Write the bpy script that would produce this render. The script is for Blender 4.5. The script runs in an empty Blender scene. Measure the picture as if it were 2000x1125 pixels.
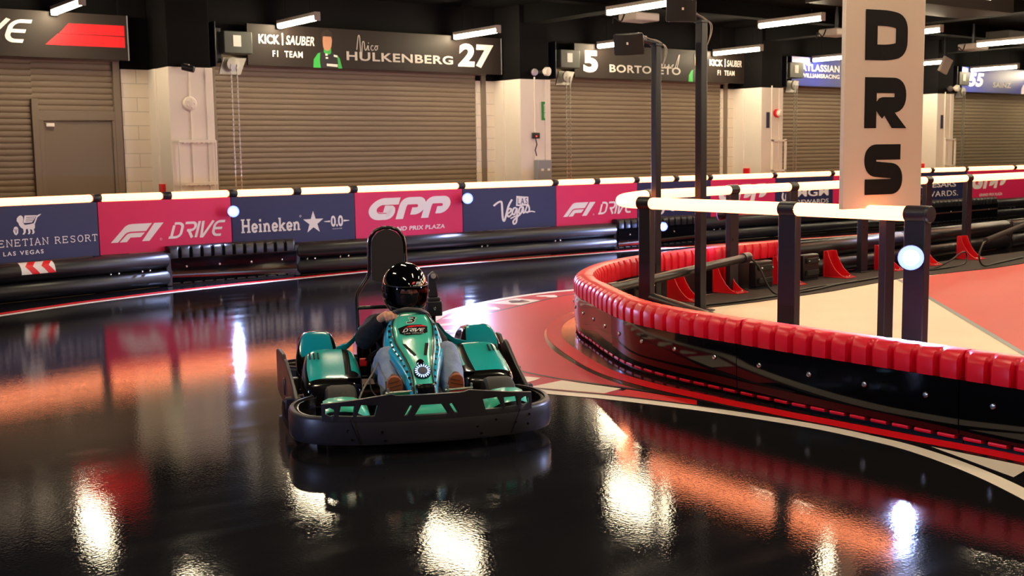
import bpy, bmesh, math, random
from mathutils import Vector, Matrix
from mathutils.geometry import tessellate_polygon
V = Vector
PI = math.pi
rng = random.Random(7)
SC = bpy.context.scene
COL = SC.collection

# ------------------------------------------------------------------ camera, world, exposure
cam_d = bpy.data.cameras.new('camera')
cam = bpy.data.objects.new('camera', cam_d)
COL.objects.link(cam)
cam_d.sensor_width = 36.0
cam_d.lens = 2250.0 / 2000.0 * 36.0
cam_d.clip_end = 200
_F = V((0.59604884, 0.79473179, -0.11457383))
_U = V((0.08032567, 0.08295801, 0.9933105))
_R = V((0.79892025, -0.60126479, -0.01439033))
cam.matrix_world = Matrix(((_R.x, _U.x, -_F.x, 0), (_R.y, _U.y, -_F.y, 0), (_R.z, _U.z, -_F.z, 1.5), (0, 0, 0, 1)))
cam_d.dof.use_dof = True
cam_d.dof.focus_distance = 6.5
cam_d.dof.aperture_fstop = 5.6
SC.camera = cam
SC.view_settings.view_transform = 'Standard'
SC.view_settings.look = 'None'
SC.view_settings.gamma = 1.0
SC.view_settings.use_curve_mapping = False
SC.view_settings.exposure = 0.0
SC.cycles.use_denoising = True
wd = bpy.data.worlds.new('hall_ambient')
SC.world = wd
wd.use_nodes = True
wd.node_tree.nodes['Background'].inputs[0].default_value = (0.9, 0.75, 0.6, 1)
wd.node_tree.nodes['Background'].inputs[1].default_value = 0.006

TUBE_E, RAIL_E = 104.0, 7.6


def spot(name, loc, target, watts, color, angle, blend=0.5, size=0.05):
    d = bpy.data.lights.new(name, 'SPOT')
    d.energy = watts
    d.color = color
    d.spot_size = math.radians(angle)
    d.spot_blend = blend
    d.shadow_soft_size = size
    o = bpy.data.objects.new(name, d)
    COL.objects.link(o)
    o.location = loc
    o.rotation_euler = (V(target) - V(loc)).to_track_quat('-Z', 'Y').to_euler()
    return o


def pointlight(name, loc, watts, color, size=0.04):
    d = bpy.data.lights.new(name, 'POINT')
    d.energy = watts
    d.color = color
    d.shadow_soft_size = size
    o = bpy.data.objects.new(name, d)
    COL.objects.link(o)
    o.location = loc
    return o


# ------------------------------------------------------------------ materials
def lin(c):
    return tuple((x / 12.92 if x <= 0.04045 else ((x + 0.055) / 1.055) ** 2.4) for x in c)


def hexc(h):
    return lin(tuple(int(h[i:i + 2], 16) / 255 for i in (0, 2, 4)))


def mat(name, color, rough=0.5, metal=0.0, emit=None, estr=0.0, coat=0.0, var=0.0, vscale=8.0, bump=0.0, bscale=60.0, spec=0.5, trans=0.0, rvar=0.0):
    m = bpy.data.materials.new(name)
    m.use_nodes = True
    nt = m.node_tree
    b = nt.nodes['Principled BSDF']
    if isinstance(color, str):
        color = hexc(color)
    b.inputs['Base Color'].default_value = (*color, 1)
    b.inputs['Roughness'].default_value = rough
    b.inputs['Metallic'].default_value = metal
    b.inputs['Specular IOR Level'].default_value = spec
    b.inputs['Coat Weight'].default_value = coat
    b.inputs['Coat Roughness'].default_value = 0.06
    b.inputs['Transmission Weight'].default_value = trans
    if emit:
        b.inputs['Emission Color'].default_value = (*emit, 1)
        b.inputs['Emission Strength'].default_value = estr
    if var or bump or rvar:
        tc = nt.nodes.new('ShaderNodeTexCoord')
        nz = nt.nodes.new('ShaderNodeTexNoise')
        nz.inputs['Scale'].default_value = vscale
        nz.inputs['Detail'].default_value = 4
        nt.links.new(tc.outputs['Object'], nz.inputs['Vector'])
        if var:
            mx = nt.nodes.new('ShaderNodeMix')
            mx.data_type = 'RGBA'
            mx.inputs[6].default_value = (*[c * (1 - var) for c in color], 1)
            mx.inputs[7].default_value = (*[min(1, c * (1 + var)) for c in color], 1)
            nt.links.new(nz.outputs['Fac'], mx.inputs[0])
            nt.links.new(mx.outputs[2], b.inputs['Base Color'])
        if rvar:
            mr = nt.nodes.new('ShaderNodeMapRange')
            mr.inputs[1].default_value = 0.3
            mr.inputs[2].default_value = 0.7
            mr.inputs[3].default_value = max(0.02, rough - rvar)
            mr.inputs[4].default_value = rough + rvar
            nt.links.new(nz.outputs['Fac'], mr.inputs[0])
            nt.links.new(mr.outputs[0], b.inputs['Roughness'])
        if bump:
            n2 = nt.nodes.new('ShaderNodeTexNoise')
            n2.inputs['Scale'].default_value = bscale
            n2.inputs['Detail'].default_value = 3
            nt.links.new(tc.outputs['Object'], n2.inputs['Vector'])
            bp = nt.nodes.new('ShaderNodeBump')
            bp.inputs['Strength'].default_value = bump
            bp.inputs['Distance'].default_value = 0.01
            nt.links.new(n2.outputs['Fac'], bp.inputs['Height'])
            nt.links.new(bp.outputs['Normal'], b.inputs['Normal'])
    return m


def floor_material():
    m = mat('black_track_coating', (0.009, 0.0085, 0.0095), 0.2, spec=0.4)
    nt = m.node_tree
    b = nt.nodes['Principled BSDF']
    tc = nt.nodes.new('ShaderNodeTexCoord')
    # long brushed-out tyre marks: a stretched noise drives the gloss
    mp = nt.nodes.new('ShaderNodeMapping')
    mp.inputs['Rotation'].default_value = (0, 0, 0.5)
    mp.inputs['Scale'].default_value = (0.7, 4.0, 1)
    n1 = nt.nodes.new('ShaderNodeTexNoise')
    n1.inputs['Scale'].default_value = 1.6
    n1.inputs['Detail'].default_value = 6
    nt.links.new(tc.outputs['Object'], mp.inputs['Vector'])
    nt.links.new(mp.outputs['Vector'], n1.inputs['Vector'])
    mr = nt.nodes.new('ShaderNodeMapRange')
    mr.inputs[1].default_value = 0.3
    mr.inputs[2].default_value = 0.7
    mr.inputs[3].default_value = 0.035
    mr.inputs[4].default_value = 0.085
    nt.links.new(n1.outputs['Fac'], mr.inputs[0])
    nt.links.new(mr.outputs[0], b.inputs['Roughness'])
    # fine pebbled coat
    n2 = nt.nodes.new('ShaderNodeTexNoise')
    n2.inputs['Scale'].default_value = 70
    n2.inputs['Detail'].default_value = 3
    nt.links.new(tc.outputs['Object'], n2.inputs['Vector'])
    n3 = nt.nodes.new('ShaderNodeTexNoise')
    n3.inputs['Scale'].default_value = 9
    n3.inputs['Detail'].default_value = 2
    nt.links.new(tc.outputs['Object'], n3.inputs['Vector'])
    b1 = nt.nodes.new('ShaderNodeBump')
    b1.inputs['Strength'].default_value = 0.085
    b1.inputs['Distance'].default_value = 0.004
    nt.links.new(n2.outputs['Fac'], b1.inputs['Height'])
    b2 = nt.nodes.new('ShaderNodeBump')
    b2.inputs['Strength'].default_value = 0.012
    b2.inputs['Distance'].default_value = 0.012
    nt.links.new(n3.outputs['Fac'], b2.inputs['Height'])
    nt.links.new(b1.outputs['Normal'], b2.inputs['Normal'])
    nt.links.new(b2.outputs['Normal'], b.inputs['Normal'])
    return m


def block_material():
    m = mat('painted_block', hexc('e8dccc'), 0.6)
    nt = m.node_tree
    b = nt.nodes['Principled BSDF']
    tc = nt.nodes.new('ShaderNodeTexCoord')
    mp = nt.nodes.new('ShaderNodeMapping')
    mp.inputs['Rotation'].default_value = (PI / 2, 0, 0)
    br = nt.nodes.new('ShaderNodeTexBrick')
    c = hexc('e8dccc')
    br.inputs['Color1'].default_value = (*c, 1)
    br.inputs['Color2'].default_value = (*[x * .97 for x in c], 1)
    br.inputs['Mortar'].default_value = (*[x * .7 for x in c], 1)
    br.inputs['Scale'].default_value = 1
    br.inputs['Brick Width'].default_value = 0.40
    br.inputs['Row Height'].default_value = 0.20
    br.inputs['Mortar Size'].default_value = 0.006
    nt.links.new(tc.outputs['Object'], mp.inputs['Vector'])
    nt.links.new(mp.outputs['Vector'], br.inputs['Vector'])
    nt.links.new(br.outputs['Color'], b.inputs['Base Color'])
    return m


M = {}
M['floor'] = floor_material()
M['block'] = block_material()
M['white_paint'] = mat('white_wall_paint', 'ebe1d6', 0.5, var=0.05, vscale=2)
M['black_paint'] = mat('black_wall_paint', (0.005, 0.0045, 0.005), 0.8, spec=0.08, var=0.3, vscale=2)
M['ceil'] = mat('black_ceiling_paint', (0.004, 0.0038, 0.004), 0.9, spec=0.05)
M['duct'] = mat('dark_duct_metal', (0.03, 0.027, 0.024), 0.7, spec=0.1)
M['shutter'] = mat('taupe_shutter_enamel', '857663', 0.45, var=0.05, vscale=3)
M['shutter_dark'] = mat('taupe_guide_enamel', '7d6f5e', 0.5)
M['door'] = mat('taupe_door_enamel', '796b5a', 0.5, bump=0.03, bscale=200)
M['sign_board'] = mat('charcoal_sign_film', '2c2522', 0.5, spec=0.2)
M['sign_blue'] = mat('blue_sign_film', '24308c', 0.42)
M['white_vinyl'] = mat('white_vinyl', 'f2ebe4', 0.5)
M['pale_vinyl'] = mat('pale_grey_vinyl', 'c9c0b8', 0.5)
M['navy'] = mat('navy_banner_vinyl', '1f2050', 0.5, var=0.04)
M['pink'] = mat('pink_banner_vinyl', 'dc1c5c', 0.5, var=0.03)
M['pinkline'] = M['pink']
M['banner_white'] = mat('white_banner_print', 'f0e4e6', 0.5)
M['red_film'] = mat('red_sign_film', 'e8101c', 0.45)
M['rail_light'] = mat('warm_glow_tube', 'c8a890', 0.5, emit=(1.0, 0.26, 0.10), estr=RAIL_E)
M['lamp_glow'] = mat('lamp_diffuser', 'fff4e0', 0.3, emit=(1.0, 0.83, 0.55), estr=TUBE_E)
M['lamp_case'] = mat('lamp_case_grey', 'a89c94', 0.5)
M['spot_glow'] = mat('blue_white_lens', 'ffffff', 0.2, emit=(0.16, 0.26, 1.0), estr=150)
M['lens_ring'] = mat('painted_lens_halo', '8090d0', 0.3, emit=(0.22, 0.30, 1.0), estr=1.6)  # weak blue emission stands in for the glow around a lamp lens
M['black_steel'] = mat('black_powder_coat', '181826', 0.38, var=0.1)  # navy cast in the black stands in for blue lamp light on the posts
M['black_plastic'] = mat('black_barrier_plastic', '14131a', 0.36)
M['black_skirt'] = mat('glossy_black_skirt', '08080d', 0.06, spec=0.6)
M['black_rubber'] = mat('black_rubber', '1b1816', 0.75, var=0.2)
M['mat_rubber'] = mat('grey_floor_mat', '2c2523', 0.85, var=0.2, vscale=6)
M['red_pad'] = mat('red_moulded_plastic', 'e40a2e', 0.34, var=0.06, vscale=3, bump=0.04, bscale=140)
M['red_steel'] = mat('red_powder_coat', 'c80c1c', 0.4)
M['bolt'] = mat('zinc_bolt', 'd8d8dc', 0.25, metal=1.0)
M['steel'] = mat('galvanised_steel', 'a8a49e', 0.35, metal=0.9)
M['motor'] = mat('motor_grey_green', '474c46', 0.5)
M['cable'] = mat('black_cable', '14110f', 0.5)
M['cream_floor'] = mat('cream_floor_paint', 'fbead2', 0.6, var=0.05, vscale=2.5)
M['red_floor'] = mat('red_floor_paint', 'dc4440', 0.55, var=0.05, vscale=2)
M['pink_apron'] = mat('pink_track_paint', 'c8142e', 0.32, var=0.12, vscale=1.2, bump=0.08, bscale=90)
M['pink_cell'] = mat('crimson_track_paint', 'bf1238', 0.32, bump=0.08, bscale=90)
M['red_line'] = mat('red_line_paint', 'dd0c16', 0.35, bump=0.08, bscale=90)
M['white_line'] = mat('white_line_paint', 'efe2d4', 0.4, var=0.04, bump=0.08, bscale=90)
M['black_line'] = mat('black_line_paint', (0.012, 0.011, 0.012), 0.3, bump=0.08, bscale=90)
M['sign_cream'] = mat('cream_sign_panel', 'cfbdab', 0.45)
M['ink'] = mat('black_sign_ink', '0e0a0c', 0.6, spec=0.15)
M['green'] = mat('green_plate', '0a8a3c', 0.5)
M['grey_box'] = mat('grey_box_enamel', '8a8c92', 0.5)
M['skin'] = mat('skin', 'dc9c76', 0.5, var=0.08, vscale=30)


# ------------------------------------------------------------------ object helpers
def thing(name, label, cat, loc=(0, 0, 0), rz=0.0, group=None):
    o = bpy.data.objects.new(name, None)
    o.empty_display_size = 0.1
    COL.objects.link(o)
    o.location = loc
    o.rotation_euler = (0, 0, rz)
    return tag(o, label, cat, group)


def tag(o, label, cat, group=None):
    o['label'] = label
    o['category'] = cat
    if group:
        o['group'] = group
    return o


def struct(o, label=None, cat=None):
    o['kind'] = 'structure'
    if label:
        o['label'] = label
    if cat:
        o['category'] = cat
    return o


def children(o):
    return [c for c in bpy.data.objects if c.parent == o]


def dup(root, loc, rz=None, label=None):
    r = root.copy()
    COL.objects.link(r)
    r.location = loc
    if rz is not None:
        r.rotation_euler = (0, 0, rz)
    if label:
        r['label'] = label
    for ch in children(root):
        c = ch.copy()
        COL.objects.link(c)
        c.parent = r
        for g in children(ch):
            d = g.copy()
            COL.objects.link(d)
            d.parent = c
    return r


class MB:
    """Collects shapes and links them as one mesh object."""

    def __init__(self):
        self.v, self.f, self.m = [], [], []

    def add(self, vs, fs, mi=0):
        n = len(self.v)
        self.v += [tuple(p) for p in vs]
        self.f += [tuple(i + n for i in f) for f in fs]
        self.m += [mi] * len(fs)
        return self

    def box(self, c, s, rot=None, mi=0):
        c = V(c)
        vs = []
        for z in (-.5, .5):
            for x, y in ((-.5, -.5), (.5, -.5), (.5, .5), (-.5, .5)):
                p = V((x * s[0], y * s[1], z * s[2]))
                vs.append(c + (rot @ p if rot else p))
        return self.add(vs, [(3, 2, 1, 0), (4, 5, 6, 7), (0, 1, 5, 4), (1, 2, 6, 5), (2, 3, 7, 6), (3, 0, 4, 7)], mi)

    def bb(self, x0, x1, y0, y1, z0, z1, mi=0):
        return self.box(((x0 + x1) / 2, (y0 + y1) / 2, (z0 + z1) / 2), (abs(x1 - x0), abs(y1 - y0), abs(z1 - z0)), None, mi)

    def tube(self, path, r, n=10, closed=False, caps=True, mi=0, r_fn=None, flat=1.0):
        P = [V(p) for p in path]
        L = len(P)
        rings, up = [], None
        for i in range(L):
            a = P[i - 1] if (i or closed) else P[0]
            b = P[(i + 1) % L] if (i < L - 1 or closed) else P[-1]
            t = (b - a).normalized()
            if up is None:
                up = V((0, 0, 1)) if abs(t.z) < .9 else V((1, 0, 0))
            s = t.cross(up)
            if s.length < 1e-5:
                s = t.orthogonal()
            s.normalize()
            u = s.cross(t).normalized()
            up = u
            rr = r_fn(i / (L - 1)) if r_fn else (r[i] if isinstance(r, (list, tuple)) else r)
            rings.append([P[i] + (s * math.cos(k * 2 * PI / n) * rr + u * math.sin(k * 2 * PI / n) * rr * flat) for k in range(n)])
        vs = [p for q in rings for p in q]
        fs = []
        for i in range(L if closed else L - 1):
            j = (i + 1) % L
            for k in range(n):
                k2 = (k + 1) % n
                fs.append((i * n + k, i * n + k2, j * n + k2, j * n + k))
        if caps and not closed:
            fs.append(tuple(range(n - 1, -1, -1)))
            fs.append(tuple((L - 1) * n + k for k in range(n)))
        return self.add(vs, fs, mi)

    def lathe(self, prof, c=(0, 0, 0), axis=(0, 0, 1), n=24, mi=0):
        """prof: (radius, height) pairs along axis."""
        ax = V(axis).normalized()
        s = ax.orthogonal().normalized()
        u = ax.cross(s)
        c = V(c)
        vs, fs = [], []
        for r, h in prof:
            for k in range(n):
                a = 2 * PI * k / n
                vs.append(c + ax * h + (s * math.cos(a) + u * math.sin(a)) * r)
        for i in range(len(prof) - 1):
            for k in range(n):
                k2 = (k + 1) % n
                fs.append((i * n + k, i * n + k2, (i + 1) * n + k2, (i + 1) * n + k))
        if prof[0][0] > 1e-5:
            fs.append(tuple(range(n - 1, -1, -1)))
        if prof[-1][0] > 1e-5:
            fs.append(tuple((len(prof) - 1) * n + k for k in range(n)))
        return self.add(vs, fs, mi)

    def ball(self, c, r, n=12, mi=0):
        c = V(c)
        rr = r if isinstance(r, (tuple, list)) else (r, r, r)
        m = max(4, n // 2)
        vs, fs = [], []
        for i in range(m + 1):
            th = PI * i / m
            for k in range(n):
                a = 2 * PI * k / n
                vs.append(c + V((rr[0] * math.sin(th) * math.cos(a), rr[1] * math.sin(th) * math.sin(a), rr[2] * math.cos(th))))
        for i in range(m):
            for k in range(n):
                k2 = (k + 1) % n
                fs.append((i * n + k, (i + 1) * n + k, (i + 1) * n + k2, i * n + k2))
        return self.add(vs, fs, mi)

    def loft(self, rings, closed=True, caps=True, mi=0):
        n = len(rings[0])
        vs = [p for q in rings for p in q]
        fs = []
        for i in range(len(rings) - 1):
            for k in range(n if closed else n - 1):
                k2 = (k + 1) % n
                fs.append((i * n + k, i * n + k2, (i + 1) * n + k2, (i + 1) * n + k))
        if caps and closed:
            fs.append(tuple(range(n - 1, -1, -1)))
            fs.append(tuple((len(rings) - 1) * n + k for k in range(n)))
        return self.add(vs, fs, mi)

    def prism(self, poly, o, u, v, t, mi=0):
        """polygon (u,v) at origin o, extruded along cross(u,v) by t."""
        o, u, v = V(o), V(u), V(v)
        n = u.cross(v).normalized()
        P = [o + u * a + v * b for a, b in poly]
        tr = tessellate_polygon([[V((a, b, 0)) for a, b in poly]])
        k = len(P)
        area = sum(poly[i][0] * poly[(i + 1) % k][1] - poly[(i + 1) % k][0] * poly[i][1] for i in range(k))
        fs = []
        for a, b, c in tr:
            fs += [(a, b, c), (a + k, b + k, c + k)]
        for i in range(k):
            j = (i + 1) % k
            fs.append((i, j, j + k, i + k))
        return self.add(P + [p + n * t for p in P], fs, mi)

    def flat(self, poly, o, u, v, mi=0):
        o, u, v = V(o), V(u), V(v)
        P = [o + u * a + v * b for a, b in poly]
        tr = tessellate_polygon([[V((a, b, 0)) for a, b in poly]])
        return self.add(P, [tuple(t) for t in tr], mi)

    def build(self, name, mats, parent=None, smooth=35, bevel=0, seg=2, sub=0, fix=True):
        me = bpy.data.meshes.new(name)
        me.from_pydata(self.v, [], self.f)
        if not isinstance(mats, (list, tuple)):
            mats = [mats]
        for m in mats:
            me.materials.append(M[m] if isinstance(m, str) else m)
        me.polygons.foreach_set('material_index', self.m)
        if fix:
            bm = bmesh.new()
            bm.from_mesh(me)
            bmesh.ops.remove_doubles(bm, verts=bm.verts, dist=1e-5)
            bmesh.ops.recalc_face_normals(bm, faces=bm.faces)
            bm.to_mesh(me)
            bm.free()
        if smooth:
            me.polygons.foreach_set('use_smooth', [True] * len(me.polygons))
            me.set_sharp_from_angle(angle=math.radians(smooth))
        me.update()
        o = bpy.data.objects.new(name, me)
        COL.objects.link(o)
        if parent:
            o.parent = parent
        if bevel:
            md = o.modifiers.new('edge', 'BEVEL')
            md.width = bevel
            md.segments = seg
            md.limit_method = 'ANGLE'
        if sub:
            md = o.modifiers.new('round', 'SUBSURF')
            md.levels = sub
            md.render_levels = sub
        return o


def catmull(pts, per=8, closed=False):
    P = [V(p) for p in pts]
    n = len(P)
    out = []
    for i in range(n if closed else n - 1):
        p0 = P[(i - 1) % n] if (i or closed) else P[0] * 2 - P[1]
        p1, p2 = P[i], P[(i + 1) % n]
        p3 = P[(i + 2) % n] if (i + 2 < n or closed) else P[-1] * 2 - P[-2]
        for k in range(per):
            t = k / per
            out.append(.5 * ((2 * p1) + (p2 - p0) * t + (2 * p0 - 5 * p1 + 4 * p2 - p3) * t * t + (3 * p1 - p0 - 3 * p2 + p3) * t ** 3))
    if not closed:
        out.append(P[-1])
    return out


# ------------------------------------------------------------------ lettering helpers (all 2D, printed flat on a board)
def fillet(pts, r, n=4, closed=False):
    out = []
    L = len(pts)
    for i, p in enumerate(pts):
        if not closed and i in (0, L - 1):
            out.append(tuple(p))
            continue
        p = V((p[0], p[1]))
        a = V(pts[i - 1][:2]) - p
        b = V(pts[(i + 1) % L][:2]) - p
        rr = min(r, a.length * .49, b.length * .49)
        A, B = p + a.normalized() * rr, p + b.normalized() * rr
        for k in range(n + 1):
            t = k / n
            q = A * (1 - t) ** 2 + p * 2 * t * (1 - t) + B * t * t
            out.append((q.x, q.y))
    return out


def stroke(pts, w, closed=False, shear=0.0):
    """quads of a mitred stroke."""
    P = [V((p[0], p[1])) for p in pts]
    Q = [P[0]]
    for p in P[1:]:
        if (p - Q[-1]).length > 1e-5:
            Q.append(p)
    P = Q
    n = len(P)
    L, R = [], []
    for i in range(n):
        a = P[i - 1] if (i or closed) else None
        b = P[(i + 1) % n] if (i < n - 1 or closed) else None
        d1 = (P[i] - a).normalized() if a is not None else None
        d2 = (b - P[i]).normalized() if b is not None else None
        if d1 is None:
            d1 = d2
        if d2 is None:
            d2 = d1
        n1 = V((-d1.y, d1.x))
        n2 = V((-d2.y, d2.x))
        mm = n1 + n2
        mm = mm.normalized() if mm.length > 1e-4 else n1
        k = (w / 2) / max(.45, mm.dot(n1))
        L.append(P[i] + mm * k)
        R.append(P[i] - mm * k)
    out = []
    for i in range(n if closed else n - 1):
        j = (i + 1) % n
        out.append([(q.x + q.y * shear, q.y) for q in (L[i], R[i], R[j], L[j])])
    return out


def text_polys(s, bold=0.0, shear=0.0, space=1.0):
    """triangles of a text line, normalised to a unit-high capital, starting at u=0; returns (tris, width)."""
    cu = bpy.data.curves.new('t', 'FONT')
    cu.body = s
    cu.size = 1.0
    cu.offset = bold
    cu.shear = 0.0
    cu.space_character = space
    cu.fill_mode = 'BOTH'
    cu.resolution_u = 4
    ob = bpy.data.objects.new('t', cu)
    me = bpy.data.meshes.new_from_object(ob)
    me.calc_loop_triangles()
    co = [v.co.copy() for v in me.vertices]
    tris = [[(co[i].x, co[i].y) for i in t.vertices] for t in me.loop_triangles]
    bpy.data.objects.remove(ob)
    bpy.data.curves.remove(cu)
    bpy.data.meshes.remove(me)
    xs = [p[0] for t in tris for p in t]
    ys = [p[1] for t in tris for p in t]
    x0, x1, y0, y1 = min(xs), max(xs), min(ys), max(ys)
    h = y1 - y0
    tris = [[((x - x0) / h + (y - y0) / h * shear, (y - y0) / h) for x, y in t] for t in tris]
    return tris, (x1 - x0) / h + shear


def fit(polys, x0, y0, x1, y1):
    """scale polygons so that their bounds fill a rectangle."""
    xs = [p[0] for t in polys for p in t]
    ys = [p[1] for t in polys for p in t]
    a, b, c, d = min(xs), max(xs), min(ys), max(ys)
    return [[(x0 + (x - a) / (b - a) * (x1 - x0), y0 + (y - c) / (d - c) * (y1 - y0)) for x, y in t] for t in polys]


def ftext(s, x0, y0, x1, y1, bold=0.0, shear=0.0, space=1.0):
    return fit(text_polys(s, bold, shear, space)[0], x0, y0, x1, y1)


class Board:
    """a printed face: origin o (lower left), unit u (right), v (up), n towards the reader."""

    def __init__(self, o, u, v, lift=0.002):
        self.o, self.u, self.v = V(o), V(u).normalized(), V(v).normalized()
        self.n = self.u.cross(self.v).normalized()
        self.lift = lift

    def put(self, name, polys, matname, parent, k=1, fn=None):
        mb = MB()
        for i_, p in enumerate(polys):
            o = self.o + self.n * (self.lift * k + i_ * 4e-5)
            if len(p) == 3:
                mb.add([o + self.u * a + self.v * b for a, b in p], [(0, 1, 2)])
            else:
                mb.flat(p, o, self.u, self.v)
        if fn:
            mb.v = [tuple(fn(V(q))) for q in mb.v]
        return mb.build(name, matname, parent, smooth=0, fix=False)


def F1_LOGO():
    A = [(0, 0), (.38, 0), (.78, .45), (.90, .53), (1.06, .57), (1.93, .57), (2.27, 1.0), (1.2, 1.0), (.98, .97), (.8, .87)]
    B = [(.47, 0), (.85, 0), (1.06, .24), (1.62, .24), (1.86, .49), (1.1, .49), (.98, .47), (.88, .42)]
    C = [(1.68, 0), (2.09, 0), (2.92, 1.0), (2.40, 1.0)]
    return [A, B, C]


def DRIVE_WORD():
    w, sh = .15, .28
    L = [
        (0, [fillet([(-.02, .075), (.45, .075), (.62, .22), (.62, .78), (.45, .925), (.12, .925)], .12), [(.12, .82), (.12, .0)]]),
        (.74, [fillet([(.0, .925), (.50, .925), (.62, .8), (.62, .60), (.50, .47), (.18, .47)], .1), [(.30, .44), (.58, 0)]]),
        (1.47, [[(.06, 0), (.06, 1)]]),
        (1.72, [[(.02, 1), (.12, .04), (.2, .04), (.62, 1)]]),
        (2.44, [fillet([(.60, .925), (.2, .925), (.04, .75), (.04, .25), (.2, .075), (.55, .075)], .12), [(.08, .5), (.52, .5)]]),
    ]
    out = []
    for x, ss in L:
        for s in ss:
            out += stroke([(a + x, b) for a, b in s], w, shear=sh)
    return out


def GPP_LOGO():
    sh, w = .30, .34
    white, line = [], []
    G = fillet([(1.28, .83), (.42, .83), (.17, .5), (.42, .17), (1.04, .17), (1.04, .50), (.70, .50)], .22, 5)
    white += stroke(G, w, shear=sh)
    line += stroke(fillet([(1.3, .665), (.52, .665), (.38, .5), (.50, .30), (.86, .30)], .12, 4), .035, shear=sh)
    line += stroke([(1.30, .0), (1.30, .62)], .035, shear=sh)
    for x in (1.50, 2.62):
        P = fillet([(x, 0), (x, .83), (x + .72, .83), (x + .86, .58), (x + .72, .35), (x + .42, .35)], .2, 5)
        white += stroke(P, w, shear=sh)
        line += stroke(fillet([(x + .17, .0), (x + .17, .64), (x + .62, .64), (x + .66, .54), (x + .45, .53)], .1, 4), .035, shear=sh)
    return white, line

# ================================================================== ROOM
YW = 16.7          # plane of the shutters
COLX = [-0.2, 6.0, 12.2, 18.4, 24.6, 30.8]     # left faces of the wall columns
CW, CD = 0.63, 0.75

struct(MB().bb(-9, 38, -9, 17.4, -0.2, 0).build('floor', 'floor', smooth=0))
struct(MB().bb(-9, 38, -9, 17.4, 4.05, 4.25).build('ceiling', 'ceil', smooth=0))
struct(MB().bb(-9, 38, YW + .12, YW + .4, 0, 2.80, 0).bb(-9, 38, YW + .12, YW + .4, 2.80, 4.05, 1).build('wall_back', ['block', 'black_paint'], smooth=0))
struct(MB().bb(-9.2, -9, -9, 17.4, 0, 4.05).build('wall_left', 'black_paint', smooth=0))
struct(MB().bb(38, 38.2, -9, 17.4, 0, 4.05).build('wall_right', 'black_paint', smooth=0))
struct(MB().bb(-9, 38, -9.2, -9, 0, 4.05).build('wall_front', 'black_paint', smooth=0))
# columns: white to 2.8 m, black above, with the block return beside each
for cx in COLX:
    b = MB()
    b.bb(cx, cx + CW, YW - CD, YW + .13, 0, 2.80, 0)
    b.bb(cx, cx + CW, YW - CD, YW + .13, 2.80, 4.05, 1)
    b.bb(cx - .03, cx + .02, YW - .30, YW + .1, 0, 2.80, 0)
    b.bb(cx + CW - .10, cx + CW + .02, YW - CD - .02, YW - CD + .04, 0, 2.80, 0)
    b.bb(cx - .42, cx, YW - .02, YW + .13, 0, 2.80, 2)
    b.bb(cx - .42, cx, YW - .02, YW + .13, 2.80, 4.05, 1)
    struct(b.build('column', ['white_paint', 'black_paint', 'block'], smooth=0, bevel=.012))
    struct(MB().tube([(cx + .30, YW - CD - .016, .3), (cx + .30, YW - CD - .016, 2.84)], .014, 8).build('trim_conduit', 'white_paint'))
# black lintel band over the shutters and ceiling beams
struct(MB().bb(-9, 38, YW + .02, YW + .13, 2.92, 4.05).build('trim_lintel', 'black_paint', smooth=0))
for y in (2.2, 6.1, 9.9, 13.9):
    struct(MB().bb(-9, 38, y - .12, y + .12, 3.82, 4.06).build('trim_ceiling_beam', 'ceil', smooth=0))
for cx in COLX:
    struct(MB().bb(cx + .1, cx + .45, -9, YW - CD, 3.74, 4.06).build('trim_ceiling_girder', 'ceil', smooth=0))
for (x0, x1, y0, y1) in ((13.6, 17.6, 10.1, 11.0), (21.9, 24.4, 12.65, 13.15)):
    d = MB().bb(x0, x1, y0, y1, 3.62, 3.83).build('air_duct', 'duct', bevel=.01)
    tag(d, 'dim rectangular air duct under the black ceiling ' + ('left of the tall lettered sign' if x0 < 20 else 'at the right beyond the tall lettered sign'), 'duct', 'ceiling ducts')

# ------------------------------------------------------------------ roller shutters
BAYS = [(-.1 + CW - .0, 5.56), (6.9, 11.98), (13.1, 18.16), (19.3, 24.3), (25.5, 30.5)]
BAYS[0] = (.45, 5.56)
BAYN = ['taupe roller shutter with a walk-through door under the red striped sign',
        'taupe roller shutter under the sign numbered 27',
        'taupe roller shutter under the sign ending in number 5, behind the two tall poles',
        'taupe roller shutter half hidden by the tall lettered sign',
        'taupe roller shutter under the blue sign numbered 55 at far right']


def slat_curtain(x0, x1, z0, z1, y, pitch=.083):
    prof = []
    z = z0
    while z < z1 - 1e-4:
        t = min(pitch, z1 - z)
        prof += [(y, z), (y - .006, z + .012), (y - .010, z + t * .5), (y - .006, z + t - .014), (y + .008, z + t - .008)]
        z += pitch
    prof.append((y, z1))
    b = MB()
    b.loft([[V((x, p[0], p[1])) for p in prof] for x in (x0, x1)], closed=False)
    return b


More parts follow.
